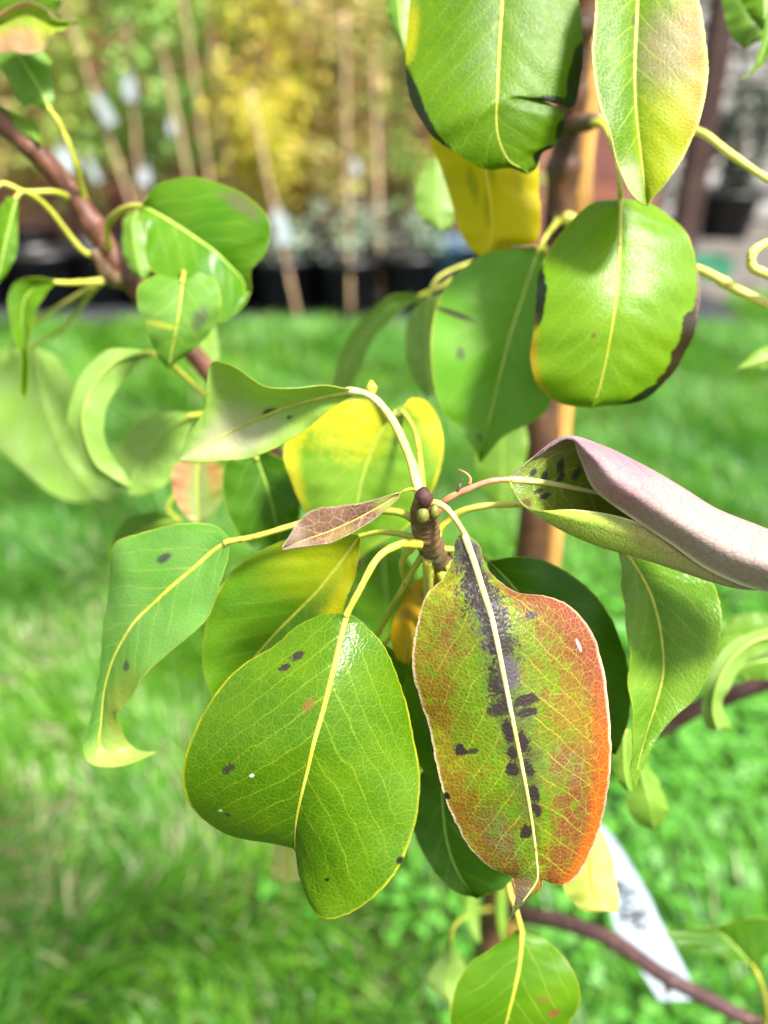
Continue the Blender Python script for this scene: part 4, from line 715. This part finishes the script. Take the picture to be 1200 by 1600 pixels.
# --- upper right leaves
mR = leaf_mat('leaf_black_edged', (0.070, 0.165, 0.001), (0.105, 0.215, 0.002), vein=(0.32, 0.43, 0.02), vstr=0.38, retic=0.14, edge=None, rough=0.42, seed=25, trans=.44, spec=.22, blobs=[(0.61, -1.03, 0.15, 0.14, BK2, .08, .5, 'nm', 1, 1), (0.57, 1.03, 0.13, 0.19, BK2, .08, .5, 'nm', 1, 1), (0.655, 0.85, 0.035, 0.32, BK2, .1, .6, 'nm', 1, 1), (0.90, 0.95, 0.05, 0.25, BK2, .12, .8, 'nm', 1, 1), (0.97, -0.5, 0.025, 0.3, BK2, .15, .8, 'nm', 1, 1), (0.80, 1.0, 0.03, 0.12, BK2, .12, .6, 'nm', 1, 1), (0.34, -0.97, 0.1, 0.09, (0.45, 0.40, 0.01), .5, .6, 'n2', .8), (0.20, 0.62, 0.01, 0.05, (0.2, 0.12, 0.02), .4, 1, 'n2', .8, 1)])
leaf([(735, -105, 788, -120, 835, -105), (655, -35, 786, -60, 890, -40), (637, 40, 784, 5, 906, 20), (634, 105, 780, 70, 910, 78), (640, 150, 778, 110, 906, 128), (658, 188, 777, 140, 893, 166), (676, 212, 776, 160, 836, 150), (700, 231, 775, 182, 874, 172), (725, 247, 777, 208, 881, 202), (748, 260, 784, 232, 866, 228), (770, 266, 796, 252, 846, 240), (800, 264, 812, 262, 838, 262), (826, 272)],
     .24, mR, dprof=(4, 0, 8), fold=3, bulge=.05, pet=[(800, -150, .25), (850, -180, .27), (915, -120, .296)], nU=90, nV=22, teeth=.0001, mrad=.0008, wave=.0006, label='green leaf with black dead patches on its torn edges')
mS = leaf_mat('leaf_yellow', lite=True, c1=(0.93, 0.70, 0.002), c2=(0.90, 0.66, 0.004), vein=(0.85, 0.66, 0.03), vstr=0.2, retic=0.05, edge=None, trans=0.6, tcol=(1.0, 0.84, 0.0), seed=27, rough=.5, blobs=[(0.55, -0.35, 0.10, 0.12, (0.40, 0.36, 0.01), .6, 1.4, 'n2', .8), (0.70, -0.1, 0.10, 0.1, (0.42, 0.36, 0.01), .6, 1.4, 'n2', .7), (0.45, 0.1, 0.08, 0.08, (0.45, 0.38, 0.01), .6, 1.4, 'n2', .7), (0.5, 0.6, 0.07, 0.1, (0.5, 0.40, 0.01), .6, 1.4, 'n2', .6), (0.9, 0.5, 0.05, 0.4, (0.35, 0.2, 0.01), .5, 1.0, 'n2', .7)])
leaf([(690, 160, 755, 150, 815, 165), (672, 216, 752, 210, 838, 222), (688, 260, 758, 265, 842, 275), (704, 310, 766, 312, 843, 322), (717, 357, 768, 355, 840, 374), (735, 388, 765, 384, 800, 386), (750, 401)], .282, mS, dprof=(0, 2, 5), fold=3, pet=[(760, 120, .29), (820, 100, .31), (895, 120, .327)], nU=60, nV=14, mmat=stalk_mat('midrib_yellow', (0.8, 0.6, 0.02), (0.8, 0.62, 0.03)), wave=.0008, label='bright yellow leaf beside the trunk')
mT = leaf_mat('leaf_bronzed', (0.075, 0.19, 0.004), (0.12, 0.24, 0.006), vein=(0.42, 0.48, 0.06), vstr=0.55, retic=0.2, edge=(0.85, 0.75, 0.25), ew=0.05, rough=.42, seed=29, trans=.40, spec=.2, blobs=[(0.62, 0.8, 0.3, 0.45, (0.42, 0.36, 0.01), .6, .8, 'cell', .85), (0.48, 0.45, 0.16, 0.42, (0.22, 0.17, 0.10), .6, .8, 'n2', .85), (0.40, 0.85, 0.16, 0.25, (0.30, 0.14, 0.03), .6, .9, 'n2', .8), (0.68, 0.92, 0.08, 0.2, (0.45, 0.18, 0.02), .6, .8, 'n2', .8), (0.85, 0.5, 0.2, 0.6, (0.36, 0.42, 0.01), .6, .6, 'n2', .7), (0.90, -0.7, 0.06, 0.5, (0.45, 0.40, 0.30), .6, .8, 'n2', .6), (0.36, -0.06, 0.02, 0.06, SCAB, .5, 1, 'n2', .6, 1)])
leaf([(960, -110, 997, -115, 1040, -110), (938, -50, 996, -50, 1080, -40), (930, 10, 995, 10, 1096, 20), (926, 75, 992, 75, 1105, 75), (931, 130, 991, 130, 1105, 125), (945, 190, 994, 185, 1094, 185), (962, 245, 1000, 235, 1070, 240), (980, 290, 1006, 280, 1040, 287), (1000, 316, 1009, 305, 1022, 306), (1011, 321)], .228, mT, dprof=(6, 0, 4), fold=-3, bulge=.07, pet=[(990, -150, .24), (950, -170, .27), (925, -120, .295)], nU=90, nV=20, mrad=.001, teeth=.00012, wave=.0004, label='leaf with a bronze blotch and yellow-orange edge')
mU = leaf_mat('leaf_brown_edged', (0.12, 0.26, 0.003), (0.16, 0.31, 0.005), vein=(0.40, 0.50, 0.05), vstr=0.28, retic=0.08, edge=(0.4, 0.36, 0.02), ew=.02, rough=.36, seed=31, trans=.42, spec=.3, blobs=[(0.72, 1.05, 0.23, 0.24, (0.030, 0.011, 0.008), .08, .9, 'nm', 1, 1), (0.93, 0.95, 0.07, 0.22, BK2, .12, .6, 'nm', 1, 1), (0.47, 1.03, 0.12, 0.09, (0.20, 0.12, 0.12), .4, .6, 'n2', .9, 1), (0.48, -1.05, 0.15, 0.17, BK2, .08, .4, 'nm', 1, 1), (0.75, -0.98, 0.15, 0.08, (0.35, 0.22, 0.01), .5, .8, 'n2', .8, 1), (0.66, -0.22, 0.012, 0.03, (0.15, 0.07, 0.02), .5, 1, 'n2', .8, 1)])
leaf([(965, 310, 970, 311, 975, 310), (915, 325, 969, 345, 1030, 322), (868, 375, 968, 385, 1070, 365), (843, 425, 966, 425, 1090, 420), (838, 475, 962, 468, 1096, 465), (833, 525, 956, 510, 1085, 512), (829, 560, 949, 550, 1070, 552), (840, 600, 942, 585, 1045, 592), (875, 630, 934, 615, 1003, 624), (925, 637)], .246, mU, dprof=(6, -2, 6), fold=5, bulge=.06, pet=[(968, 285, .25), (962, 240, .27), (945, 200, .30), (925, 190, .318)], prad=.0012, nU=80, nV=20, mrad=.0008, wave=.0006, label='glossy leaf with a burnt brown edge above the rolled leaf')
mV = leaf_mat('leaf_behind_glossy', lite=True, c1=(0.13, 0.36, 0.018), c2=(0.18, 0.40, 0.04), vein=(0.36, 0.48, 0.08), vstr=0.42, retic=0.06, seed=33, blobs=[(0.42, -0.75, 0.012, 0.25, (0.05, 0.03, 0.02), .4, .6, 'n2', .9, 1), (0.55, -0.6, 0.02, 0.06, SCAB, .5, .6, 'n2', .7, 1), (0.88, -0.3, 0.02, 0.2, SCAB, .5, .6, 'n2', .6, 1)])
leaf([(836, 387, 842, 390, 850, 390), (770, 393, 830, 425, 852, 430), (720, 422, 815, 470, 843, 480), (688, 465, 800, 515, 836, 530), (674, 525, 788, 560, 838, 575), (676, 590, 778, 600, 862, 622), (692, 640, 768, 640, 838, 655), (718, 670, 760, 672, 790, 680), (745, 708, 752, 705, 765, 705), (750, 723)], .285, mV, dprof=(2, 0, 8), fold=-3, pet=[(850, 375, .295), (860, 360, .32), (872, 345, .355)], prad=.0012, nU=72, nV=16, mrad=.001, mmat=stalk_mat('midrib_lime', (0.36, 0.52, 0.07), (0.42, 0.56, 0.1)), wave=.0006, label='green leaf hanging behind the burnt-edged leaf')
leaf([(655, 458, 655, 462, 655, 467), (610, 462, 612, 478, 625, 488), (565, 500, 575, 515, 595, 515), (535, 545, 550, 555, 570, 555), (520, 595, 535, 600, 552, 600), (526, 625)], .345, std('light', 1), side='under', fold=-4, pet=[(690, 447, .345), (720, 430, .345), (790, 400, .348), (868, 385, .362)], prad=.0013, label='narrow curled leaf against the dark pots')
leaf([(660, 465, 670, 462, 690, 460), (638, 500, 665, 500, 700, 500), (634, 545, 665, 550, 700, 550), (645, 590, 668, 590, 690, 595), (670, 622)], .335, std('light', 2), side='under', fold=2, pet=[(690, 430, .34), (760, 405, .345), (868, 390, .362)], label='pale leaf behind the glossy hanging leaf')
leaf([(672, 248, 682, 244, 700, 250), (652, 285, 680, 285, 712, 285), (650, 325, 680, 325, 712, 330), (665, 347, 685, 350, 705, 352), (690, 362)], .36, std('pale', 3), fold=2, pet=[(700, 215, .355), (780, 190, .35), (880, 215, .342)], label='pale blue-green leaf beside the yellow leaf')
leaf([(590, -60, 615, -65, 650, -60), (602, 0, 622, 0, 655, 0), (610, 40, 626, 45, 650, 40), (636, 88)], .30, std('light', 3), fold=2, pet=[(640, -100, .30), (740, -150, .30), (920, -110, .298)], label='light green leaf tip at the edge of the black-edged leaf')
leaf([(1120, -50, 1160, -60, 1215, -50), (1130, 10, 1168, 0, 1215, 0), (1140, 50, 1175, 40, 1212, 45), (1163, 77)], .30, std('light', 4), fold=3, pet=[(1150, -110, .30), (1050, -160, .29), (928, -150, .291)], label='bright green leaf in front of the stone wall')
leaf([(1145, -40, 1185, -50, 1240, -40), (1165, 15, 1195, 10, 1240, 10), (1190, 48)], .285, std('mid', 12), fold=3, pet=[(1180, -110, .285), (1050, -170, .288), (929, -160, .29)], label='yellow-green leaf overlapping the bright one')
leaf([(1200, 20, 1210, 20, 1222, 20), (1187, 80, 1193, 80, 1204, 78), (1175, 110, 1180, 108, 1188, 104), (1158, 124)], .285, std('light', 5), fold=-2, pet=[(1215, -20, .285), (1210, -100, .285), (1050, -180, .287), (930, -170, .287)], label='slender leaf tip hanging before the stone wall')
leaf([(1245, 290, 1248, 300, 1250, 310), (1280, 280, 1290, 320, 1280, 350), (1330, 300, 1340, 340, 1320, 370), (1380, 370)], .27, std('mid', 13), pet=[(1200, 280, .27), (1140, 240, .272), (1090, 205, .285), (1010, 190, .305), (936, 188, .315)], prad=.0017, pmat=PETY, label='leaf on the long pale stalk above the path')
leaf([(1245, 485, 1250, 492, 1255, 500), (1290, 470, 1300, 510, 1290, 540), (1340, 500, 1345, 530, 1330, 560), (1390, 560)], .26, std('mid', 14), pet=[(1200, 475, .26), (1150, 452, .262), (1100, 425, .268), (1020, 400, .29), (930, 360, .33), (880, 340, .355)], prad=.0024, pmat=PETY, label='leaf on the thick pale stalk beside the path')
leaf([(1245, 365, 1250, 375, 1255, 385), (1300, 350, 1310, 390, 1300, 410), (1380, 390)], .25, std('mid', 16), pet=[(1200, 380, .25), (1176, 395, .25), (1176, 418, .251), (1205, 432, .252), (1230, 455, .256), (1250, 492, .26)], prad=.0020, pmat=PETY, label='leaf on a looped pale stalk')
leaf([(1260, 520, 1260, 550, 1260, 580), (1200, 540, 1200, 560, 1200, 577), (1165, 563, 1168, 571, 1172, 580), (1150, 578)], .32, std('pale', 5), fold=2, pet=[(1290, 545, .315), (1320, 530, .30), (1330, 545, .262)], label='pale leaf tip over the far lawn')
leaf([(755, 640, 785, 636, 815, 640), (745, 690, 785, 690, 825, 690), (745, 740, 785, 740, 818, 740), (765, 780, 785, 790, 805, 780), (785, 802)], .365, std('light', 6), fold=2, pet=[(800, 610, .37), (838, 640, .393)], label='pale blurred leaf beside the trunk')
# --- lower right
leaf([(985, 1185, 995, 1183, 1010, 1188), (985, 1225, 1005, 1220, 1030, 1225), (980, 1262, 1015, 1255, 1043, 1260), (1000, 1288, 1020, 1285, 1038, 1283), (1022, 1296)], .31, std('light', 7), fold=3, dprof=(0, -3, 3), pet=[(985, 1150, .33), (960, 1140, .38), (950, 1180, .453)], label='light green leaf curling over the lawn')
leaf([(960, 1140, 975, 1138, 995, 1140), (957, 1190, 975, 1190, 998, 1190), (965, 1222, 980, 1225, 995, 1220), (988, 1240)], .27, std('light', 8), fold=2, pet=[(960, 1100, .30), (935, 1120, .38), (940, 1182, .455)], label='light green leaf tip behind the folded one')
leaf([(1220, 978, 1220, 990, 1220, 1010), (1170, 990, 1175, 1003, 1185, 1022), (1130, 1015, 1142, 1030, 1158, 1042), (1105, 1060, 1120, 1070, 1138, 1075), (1098, 1105, 1113, 1108, 1128, 1105), (1103, 1136, 1120, 1138, 1140, 1136), (1122, 1141)], .29, std('mid', 18), side='under', fold=3, dprof=(0, -4, 2), pet=[(1250, 990, .30), (1275, 1020, .34), (1230, 1053, .386)], label='curled pale leaf over the purple twig')
leaf([(1230, 1005, 1230, 1030, 1230, 1060), (1185, 1012, 1180, 1035, 1185, 1062), (1150, 1035, 1150, 1048, 1155, 1062), (1130, 1064)], .31, std('light', 9), fold=2, pet=[(1260, 1030, .33), (1232, 1052, .386)], label='yellow-green leaf inside the curled one')
leaf([(1240, 965, 1240, 1000, 1240, 1040), (1180, 958, 1180, 995, 1180, 1040), (1135, 970, 1135, 1000, 1140, 1040), (1112, 1022)], .37, std('mid', 20), fold=2, pet=[(1262, 1000, .37), (1236, 1050, .386)], label='dull green leaf behind the curled one')
leaf([(1172, 1508, 1178, 1512, 1184, 1510), (1120, 1492, 1160, 1492, 1203, 1485), (1065, 1476, 1145, 1475, 1208, 1440), (1040, 1457, 1130, 1462, 1165, 1435), (1085, 1451, 1118, 1453, 1128, 1447), (1112, 1450)], .34, std('dark', 8), fold=-3, dprof=(0, 4, 4), pet=[(1190, 1540, .345), (1198, 1580, .37), (1195, 1606, .393)], prad=.0014, label='olive green leaf beside the white tag')
# --- left branch
mL1 = leaf_mat('leaf_red_rim', lite=True, c1=(0.20, 0.34, 0.02), c2=(0.32, 0.40, 0.03), vein=(0.6, 0.55, 0.3), vstr=0.4, edge=(0.6, 0.42, 0.25), ew=.06, seed=35, blobs=[(0.3, 0.9, 0.35, 0.35, (0.55, 0.22, 0.16), .6, .7, 'n1', .9), (0.4, -0.8, 0.3, 0.45, (0.45, 0.2, 0.14), .6, .7, 'n1', .8), (0.25, 0.2, 0.05, 0.15, SCAB, .5, 1, 'n2', .6), (1, 0, 0.03, 2, BLK, .3, .3, 'n2', 1, 1)])
leaf([(-40, 40, -40, 50, -40, 60), (-10, 28, -5, 38, -10, 78), (18, 10, 22, 28, 20, 82), (45, 3, 48, 22, 45, 84), (70, 12, 65, 30, 68, 75), (82, 27, 80, 36, 80, 58), (90, 31, 92, 37, 88, 50), (108, 33, 106, 37, 105, 44), (120, 37)], .29, mL1, fold=-4, pet=[(-60, 70, .29), (-80, 110, .30), (-75, 132, .306)], pmat=PETP, label='curled leaf with a red rim at the end of the branch')
leaf([(-20, -40, -20, -10, -20, 15), (20, -40, 30, -10, 30, 12), (70, -30, 70, -5, 75, 15), (97, -8, 96, -2, 92, 12), (99, 0)], .32, std('mid', 22), fold=2, pet=[(-50, 0, .32), (-80, 80, .31), (-85, 124, .306)], label='green leaf behind the red-rimmed one')
leaf([(75, 174, 78, 172, 82, 170), (48, 160, 66, 147, 84, 150), (36, 166, 46, 113, 80, 115), (5, 112, 27, 85, 76, 90), (-20, 80, 0, 60, 30, 50), (-20, 50)], .30, std('light', 10), fold=2, pet=[(95, 197, .303), (118, 255, .31), (131, 312, .324)], prad=.0013, label='green leaf on a long straight stalk under the red-rimmed one')
leaf([(62, 222, 64, 222, 66, 218), (45, 212, 50, 202, 58, 195), (25, 200, 28, 190, 35, 184), (0, 180, 0, 172, 0, 164), (-15, 160)], .31, std('light', 11), fold=-2, pet=[(66, 232, .312), (62, 244, .3145)], prad=.0009, label='small folded leaf on top of the reddish branch')
leaf([(22, 306, 26, 308, 30, 312), (5, 315, 18, 340, 28, 345), (-15, 350, 8, 380, 27, 390), (-20, 400, 0, 420, 15, 420), (-10, 457)], .30, std('mid', 24), fold=2, pet=[(40, 300, .302), (75, 325, .31), (125, 388, .323), (150, 400, .326)], prad=.0013, label='green leaf hanging beside the branch spur')
leaf([(-30, 320, -25, 330, -20, 340), (-60, 330, -55, 360, -40, 380), (-90, 380, -80, 400, -60, 420), (-90, 460)], .295, std('mid', 25), pet=[(0, 288, .30), (40, 300, .306), (85, 300, .312), (112, 312, .324)], prad=.0013, label='leaf on the arching stalk beside the branch')
leaf([(84, 438, 84, 441, 84, 444), (50, 433, 60, 446, 75, 452), (20, 445, 40, 465, 62, 475), (12, 475, 35, 495, 52, 500), (20, 515, 37, 525, 46, 530), (33, 560, 38, 560, 44, 560), (32, 600, 38, 600, 44, 600), (38, 627)], .315, std('mid', 26), fold=-4, pet=[(110, 442, .318), (160, 440, .328)], prad=.0014, label='rolled leaf with a long narrow tip')
leaf([(45, 545, 50, 543, 55, 543), (10, 565, 60, 580, 90, 560), (-20, 610, 70, 625, 125, 620), (-15, 680, 85, 670, 155, 670), (30, 730, 105, 715, 180, 715), (80, 770, 130, 750, 196, 750), (120, 785, 150, 775, 192, 772), (168, 784)], .40, std('mid', 28), side='under', fold=2, pet=[(100, 510, .37), (150, 450, .335), (170, 436, .331)], prad=.0012, label='large grey-green leaf seen from below in front of the lawn')
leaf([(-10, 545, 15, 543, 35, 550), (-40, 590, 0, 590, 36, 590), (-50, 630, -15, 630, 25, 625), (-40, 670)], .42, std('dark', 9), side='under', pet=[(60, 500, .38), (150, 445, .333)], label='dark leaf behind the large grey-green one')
mL8 = leaf_mat('leaf_broad_left', lite=True, c1=(0.065, 0.21, 0.005), c2=(0.11, 0.26, 0.010), vein=(0.36, 0.5, 0.08), vstr=0.42, retic=0.05, seed=37, rough=.32, blobs=[(0.55, 0.85, 0.12, 0.12, (0.2, 0.12, 0.1), .6, 1, 'n2', .6)])
leaf([(222, 326, 222, 322, 224, 317), (228, 355, 245, 334, 248, 288), (228, 395, 275, 352, 305, 277), (240, 425, 305, 372, 365, 295), (290, 450, 335, 393, 408, 325), (325, 480, 358, 415, 423, 358), (345, 502, 375, 432, 412, 398), (372, 487, 384, 447, 392, 420), (391, 455)], .29, mL8, dprof=(4, 0, 8), fold=-4, pet=[(195, 325, .30), (168, 350, .315), (172, 400, .333)], prad=.0014, mrad=.0011, nU=70, nV=16, wave=.0006, mmat=stalk_mat('midrib_lime', (0.36, 0.52, 0.07), (0.42, 0.56, 0.1)), label='broad glossy green leaf before the black pots')
leaf([(213, 326, 217, 324, 222, 326), (193, 345, 208, 350, 225, 350), (192, 385, 212, 390, 232, 390), (200, 415, 218, 420, 236, 420), (226, 442)], .32, std('light', 13), fold=2, pet=[(185, 335, .325), (165, 365, .33), (178, 405, .334)], prad=.0012, label='light leaf edge behind the broad glossy one')
mL9 = leaf_mat('leaf_heart', lite=True, c1=(0.13, 0.29, 0.03), c2=(0.17, 0.33, 0.06), vein=(0.42, 0.55, 0.12), vstr=0.42, retic=0.05, seed=39, blobs=[(0.52, 0.55, 0.10, 0.18, (0.09, 0.09, 0.06), .6, .8, 'n2', .8), (0.55, -0.5, 0.03, 0.5, (0.5, 0.55, 0.05), .5, .6, 'n2', .8)])
leaf([(280, 436, 285, 438, 290, 436), (245, 430, 284, 452, 310, 427), (218, 448, 282, 472, 335, 437), (214, 475, 279, 492, 345, 468), (228, 505, 275, 515, 340, 500), (238, 540, 270, 540, 320, 530), (250, 562, 266, 560, 290, 555), (264, 577)], .27, mL9, fold=2, dprof=(4, 0, 6), pet=[(286, 425, .285), (270, 440, .32), (245, 480, .34)], mrad=.0006, label='heart-shaped light green leaf with a grey spot')
leaf([(310, 500, 320, 503, 335, 508), (295, 540, 320, 550, 342, 545), (300, 580, 320, 585, 336, 580), (318, 607)], .38, std('pale', 7), pet=[(310, 480, .37), (270, 510, .344)], label='pale blue-green leaf behind the heart-shaped one')
leaf([(236, 550, 236, 552, 236, 556), (200, 546, 205, 556, 222, 562), (165, 550, 175, 570, 200, 585), (130, 580, 145, 605, 178, 615), (110, 635, 130, 650, 163, 650), (110, 680, 135, 690, 165, 690), (130, 725, 150, 725, 180, 718), (165, 755, 175, 745, 195, 740), (207, 764)], .30, std('mid', 30), side='under', fold=3, dprof=(0, -4, 4), pet=[(268, 570, .305), (318, 615, .32), (345, 640, .345), (365, 632, .358)], prad=.0014, label='crescent-shaped curled leaf seen from its pale underside')
leaf([(300, 646, 300, 649, 300, 654), (262, 644, 270, 665, 296, 675), (225, 655, 245, 690, 288, 700), (195, 680, 225, 715, 280, 730), (182, 715, 210, 740, 255, 760), (190, 755, 205, 762, 225, 772), (202, 778)], .32, std('mid', 31), side='under', fold=2, pet=[(330, 648, .33), (375, 660, .362)], prad=.0012, label='dusky green leaf beside the crescent-shaped one')

# ------------------------------------------------------------------ cane beside the trunk, white tag
N = NT('bamboo_near'); co = N.n('ShaderNodeTexCoord').outputs['Object']; st = N.vm('MULTIPLY', co, (300, 300, 8))
c = N.mix(N.ss(N.noise(st, 1.0, 4), 0.35, 0.65), (0.58, 0.31, 0.08), (0.46, 0.24, 0.07)); c = N.mix(N.ss(N.noise(co, 30, 3), 0.55, 0.8, 0, .6), c, (0.62, 0.46, 0.22))
N.surf(N.bsdf(c, 0.4, 0.4)); CN2 = N.m
cp_ = [P(935, 60, .345), P(912, 230, .362), P(905, 330, .373), P(877, 660, .412), P(862, 860, .436), P(828, 1150, .492), P(795, 1450, .575)]
dlow = cp_[-1]-cp_[-2]; dlow /= np.linalg.norm(dlow); end = cp_[-1]+dlow*(cp_[-1][2]+0.03)/abs(dlow[2])
path = cr(cp_+[end], 90); r = np.full(90, .0056); r *= 1+0.10*np.exp(-((np.linspace(0, 1, 90) % 0.21-0.1)/0.006)**2)
v, f = tube_geo(path[::-1], r, 14); root = link('bamboo_cane', mesh('bamboo_cane', v, f, end), [CN2], None, end); tag(root, 'orange-tan bamboo cane standing close beside the pear trunk', 'cane')
# tag: a bent white strip with marker strokes, its tail looped round the trunk
TG = NT('tag_plastic'); co = TG.n('ShaderNodeTexCoord').outputs['Object']; TG.surf(TG.bsdf(TG.mix(TG.ss(TG.noise(co, 60, 3), .45, .7, 0, .35), (0.33, 0.39, 0.44), (0.26, 0.31, 0.36)), .35, .5))
INK = simple_mat('marker_ink', (0.03, 0.03, 0.035), 0.6, 0.3)
dT = [.485, .478, .472, .468, .462, .458, .455]
LT = [(905, 1290), (925, 1345), (950, 1410), (962, 1452), (985, 1490), (1008, 1527), (1030, 1563)]; RT = [(940, 1288), (968, 1322), (1010, 1392), (1032, 1440), (1054, 1482), (1076, 1525), (1094, 1563)]
A_ = cr([P(*p, d) for p, d in zip(LT, dT)], 24); B_ = cr([P(*p, d-.004) for p, d in zip(RT, dT)], 24)
nT = np.cross(B_[12]-A_[12], A_[20]-A_[4]); nT /= np.linalg.norm(nT); nT *= (1 if np.dot(nT, np.array((0, 0, CAMZ))-A_[12]) > 0 else -1)
V = np.concatenate([A_+nT*.0003, B_+nT*.0003, B_-nT*.0003, A_-nT*.0003]); F = []
for i in range(23):
    for k in range(4): a, b = k*24, ((k+1) % 4)*24; F.append((a+i, b+i, b+i+1, a+i+1))
F += [(0, 72, 48, 24), (23, 47, 71, 95)]
tail = tube_geo(cr([(A_[0]+B_[0])/2+(A_[1]-A_[0])*0.3, P(890, 1240, .49), P(840, 1180, .50), P(800, 1140, .50), P(778, 1135, .478), P(790, 1140, .462), P(818, 1150, .466)], 40), .0016, 8, flat=0.35)
o_ = A_[0]; root = empty('plant_label', o_, 'white plastic plant label strip with faded marker strokes behind the purple twig', 'label')
link('strip', mesh('strip', V, F, o_), [TG.m], root, o_, False); link('tie', mesh('tie', *tail, o_), [TG.m], root, o_)
def onT(s, t):                                   # s across 0..1, t along 0..1
    i = t*23; k = int(min(i, 22)); fr = i-k; a = A_[k]*(1-fr)+A_[k+1]*fr; b = B_[k]*(1-fr)+B_[k+1]*fr; return a*(1-s)+b*s+nT*.0006
strokes = [[(.25, .30), (.5, .33), (.45, .37), (.7, .36)], [(.3, .36), (.35, .41), (.55, .40)], [(.5, .27), (.62, .31), (.8, .33)], [(.15, .42), (.4, .45), (.62, .44), (.8, .46)], [(.55, .46), (.5, .50), (.72, .51)], [(.30, .24), (.42, .27), (.38, .30)], [(.45, .41), (.68, .42), (.85, .40)]]
v, f = merge([tube_geo(cr([onT(*q) for q in s_], 14), .0018, 6, flat=.18) for s_ in strokes]); link('marker_writing', mesh('marker_writing', v, f, o_), [INK], root, o_)
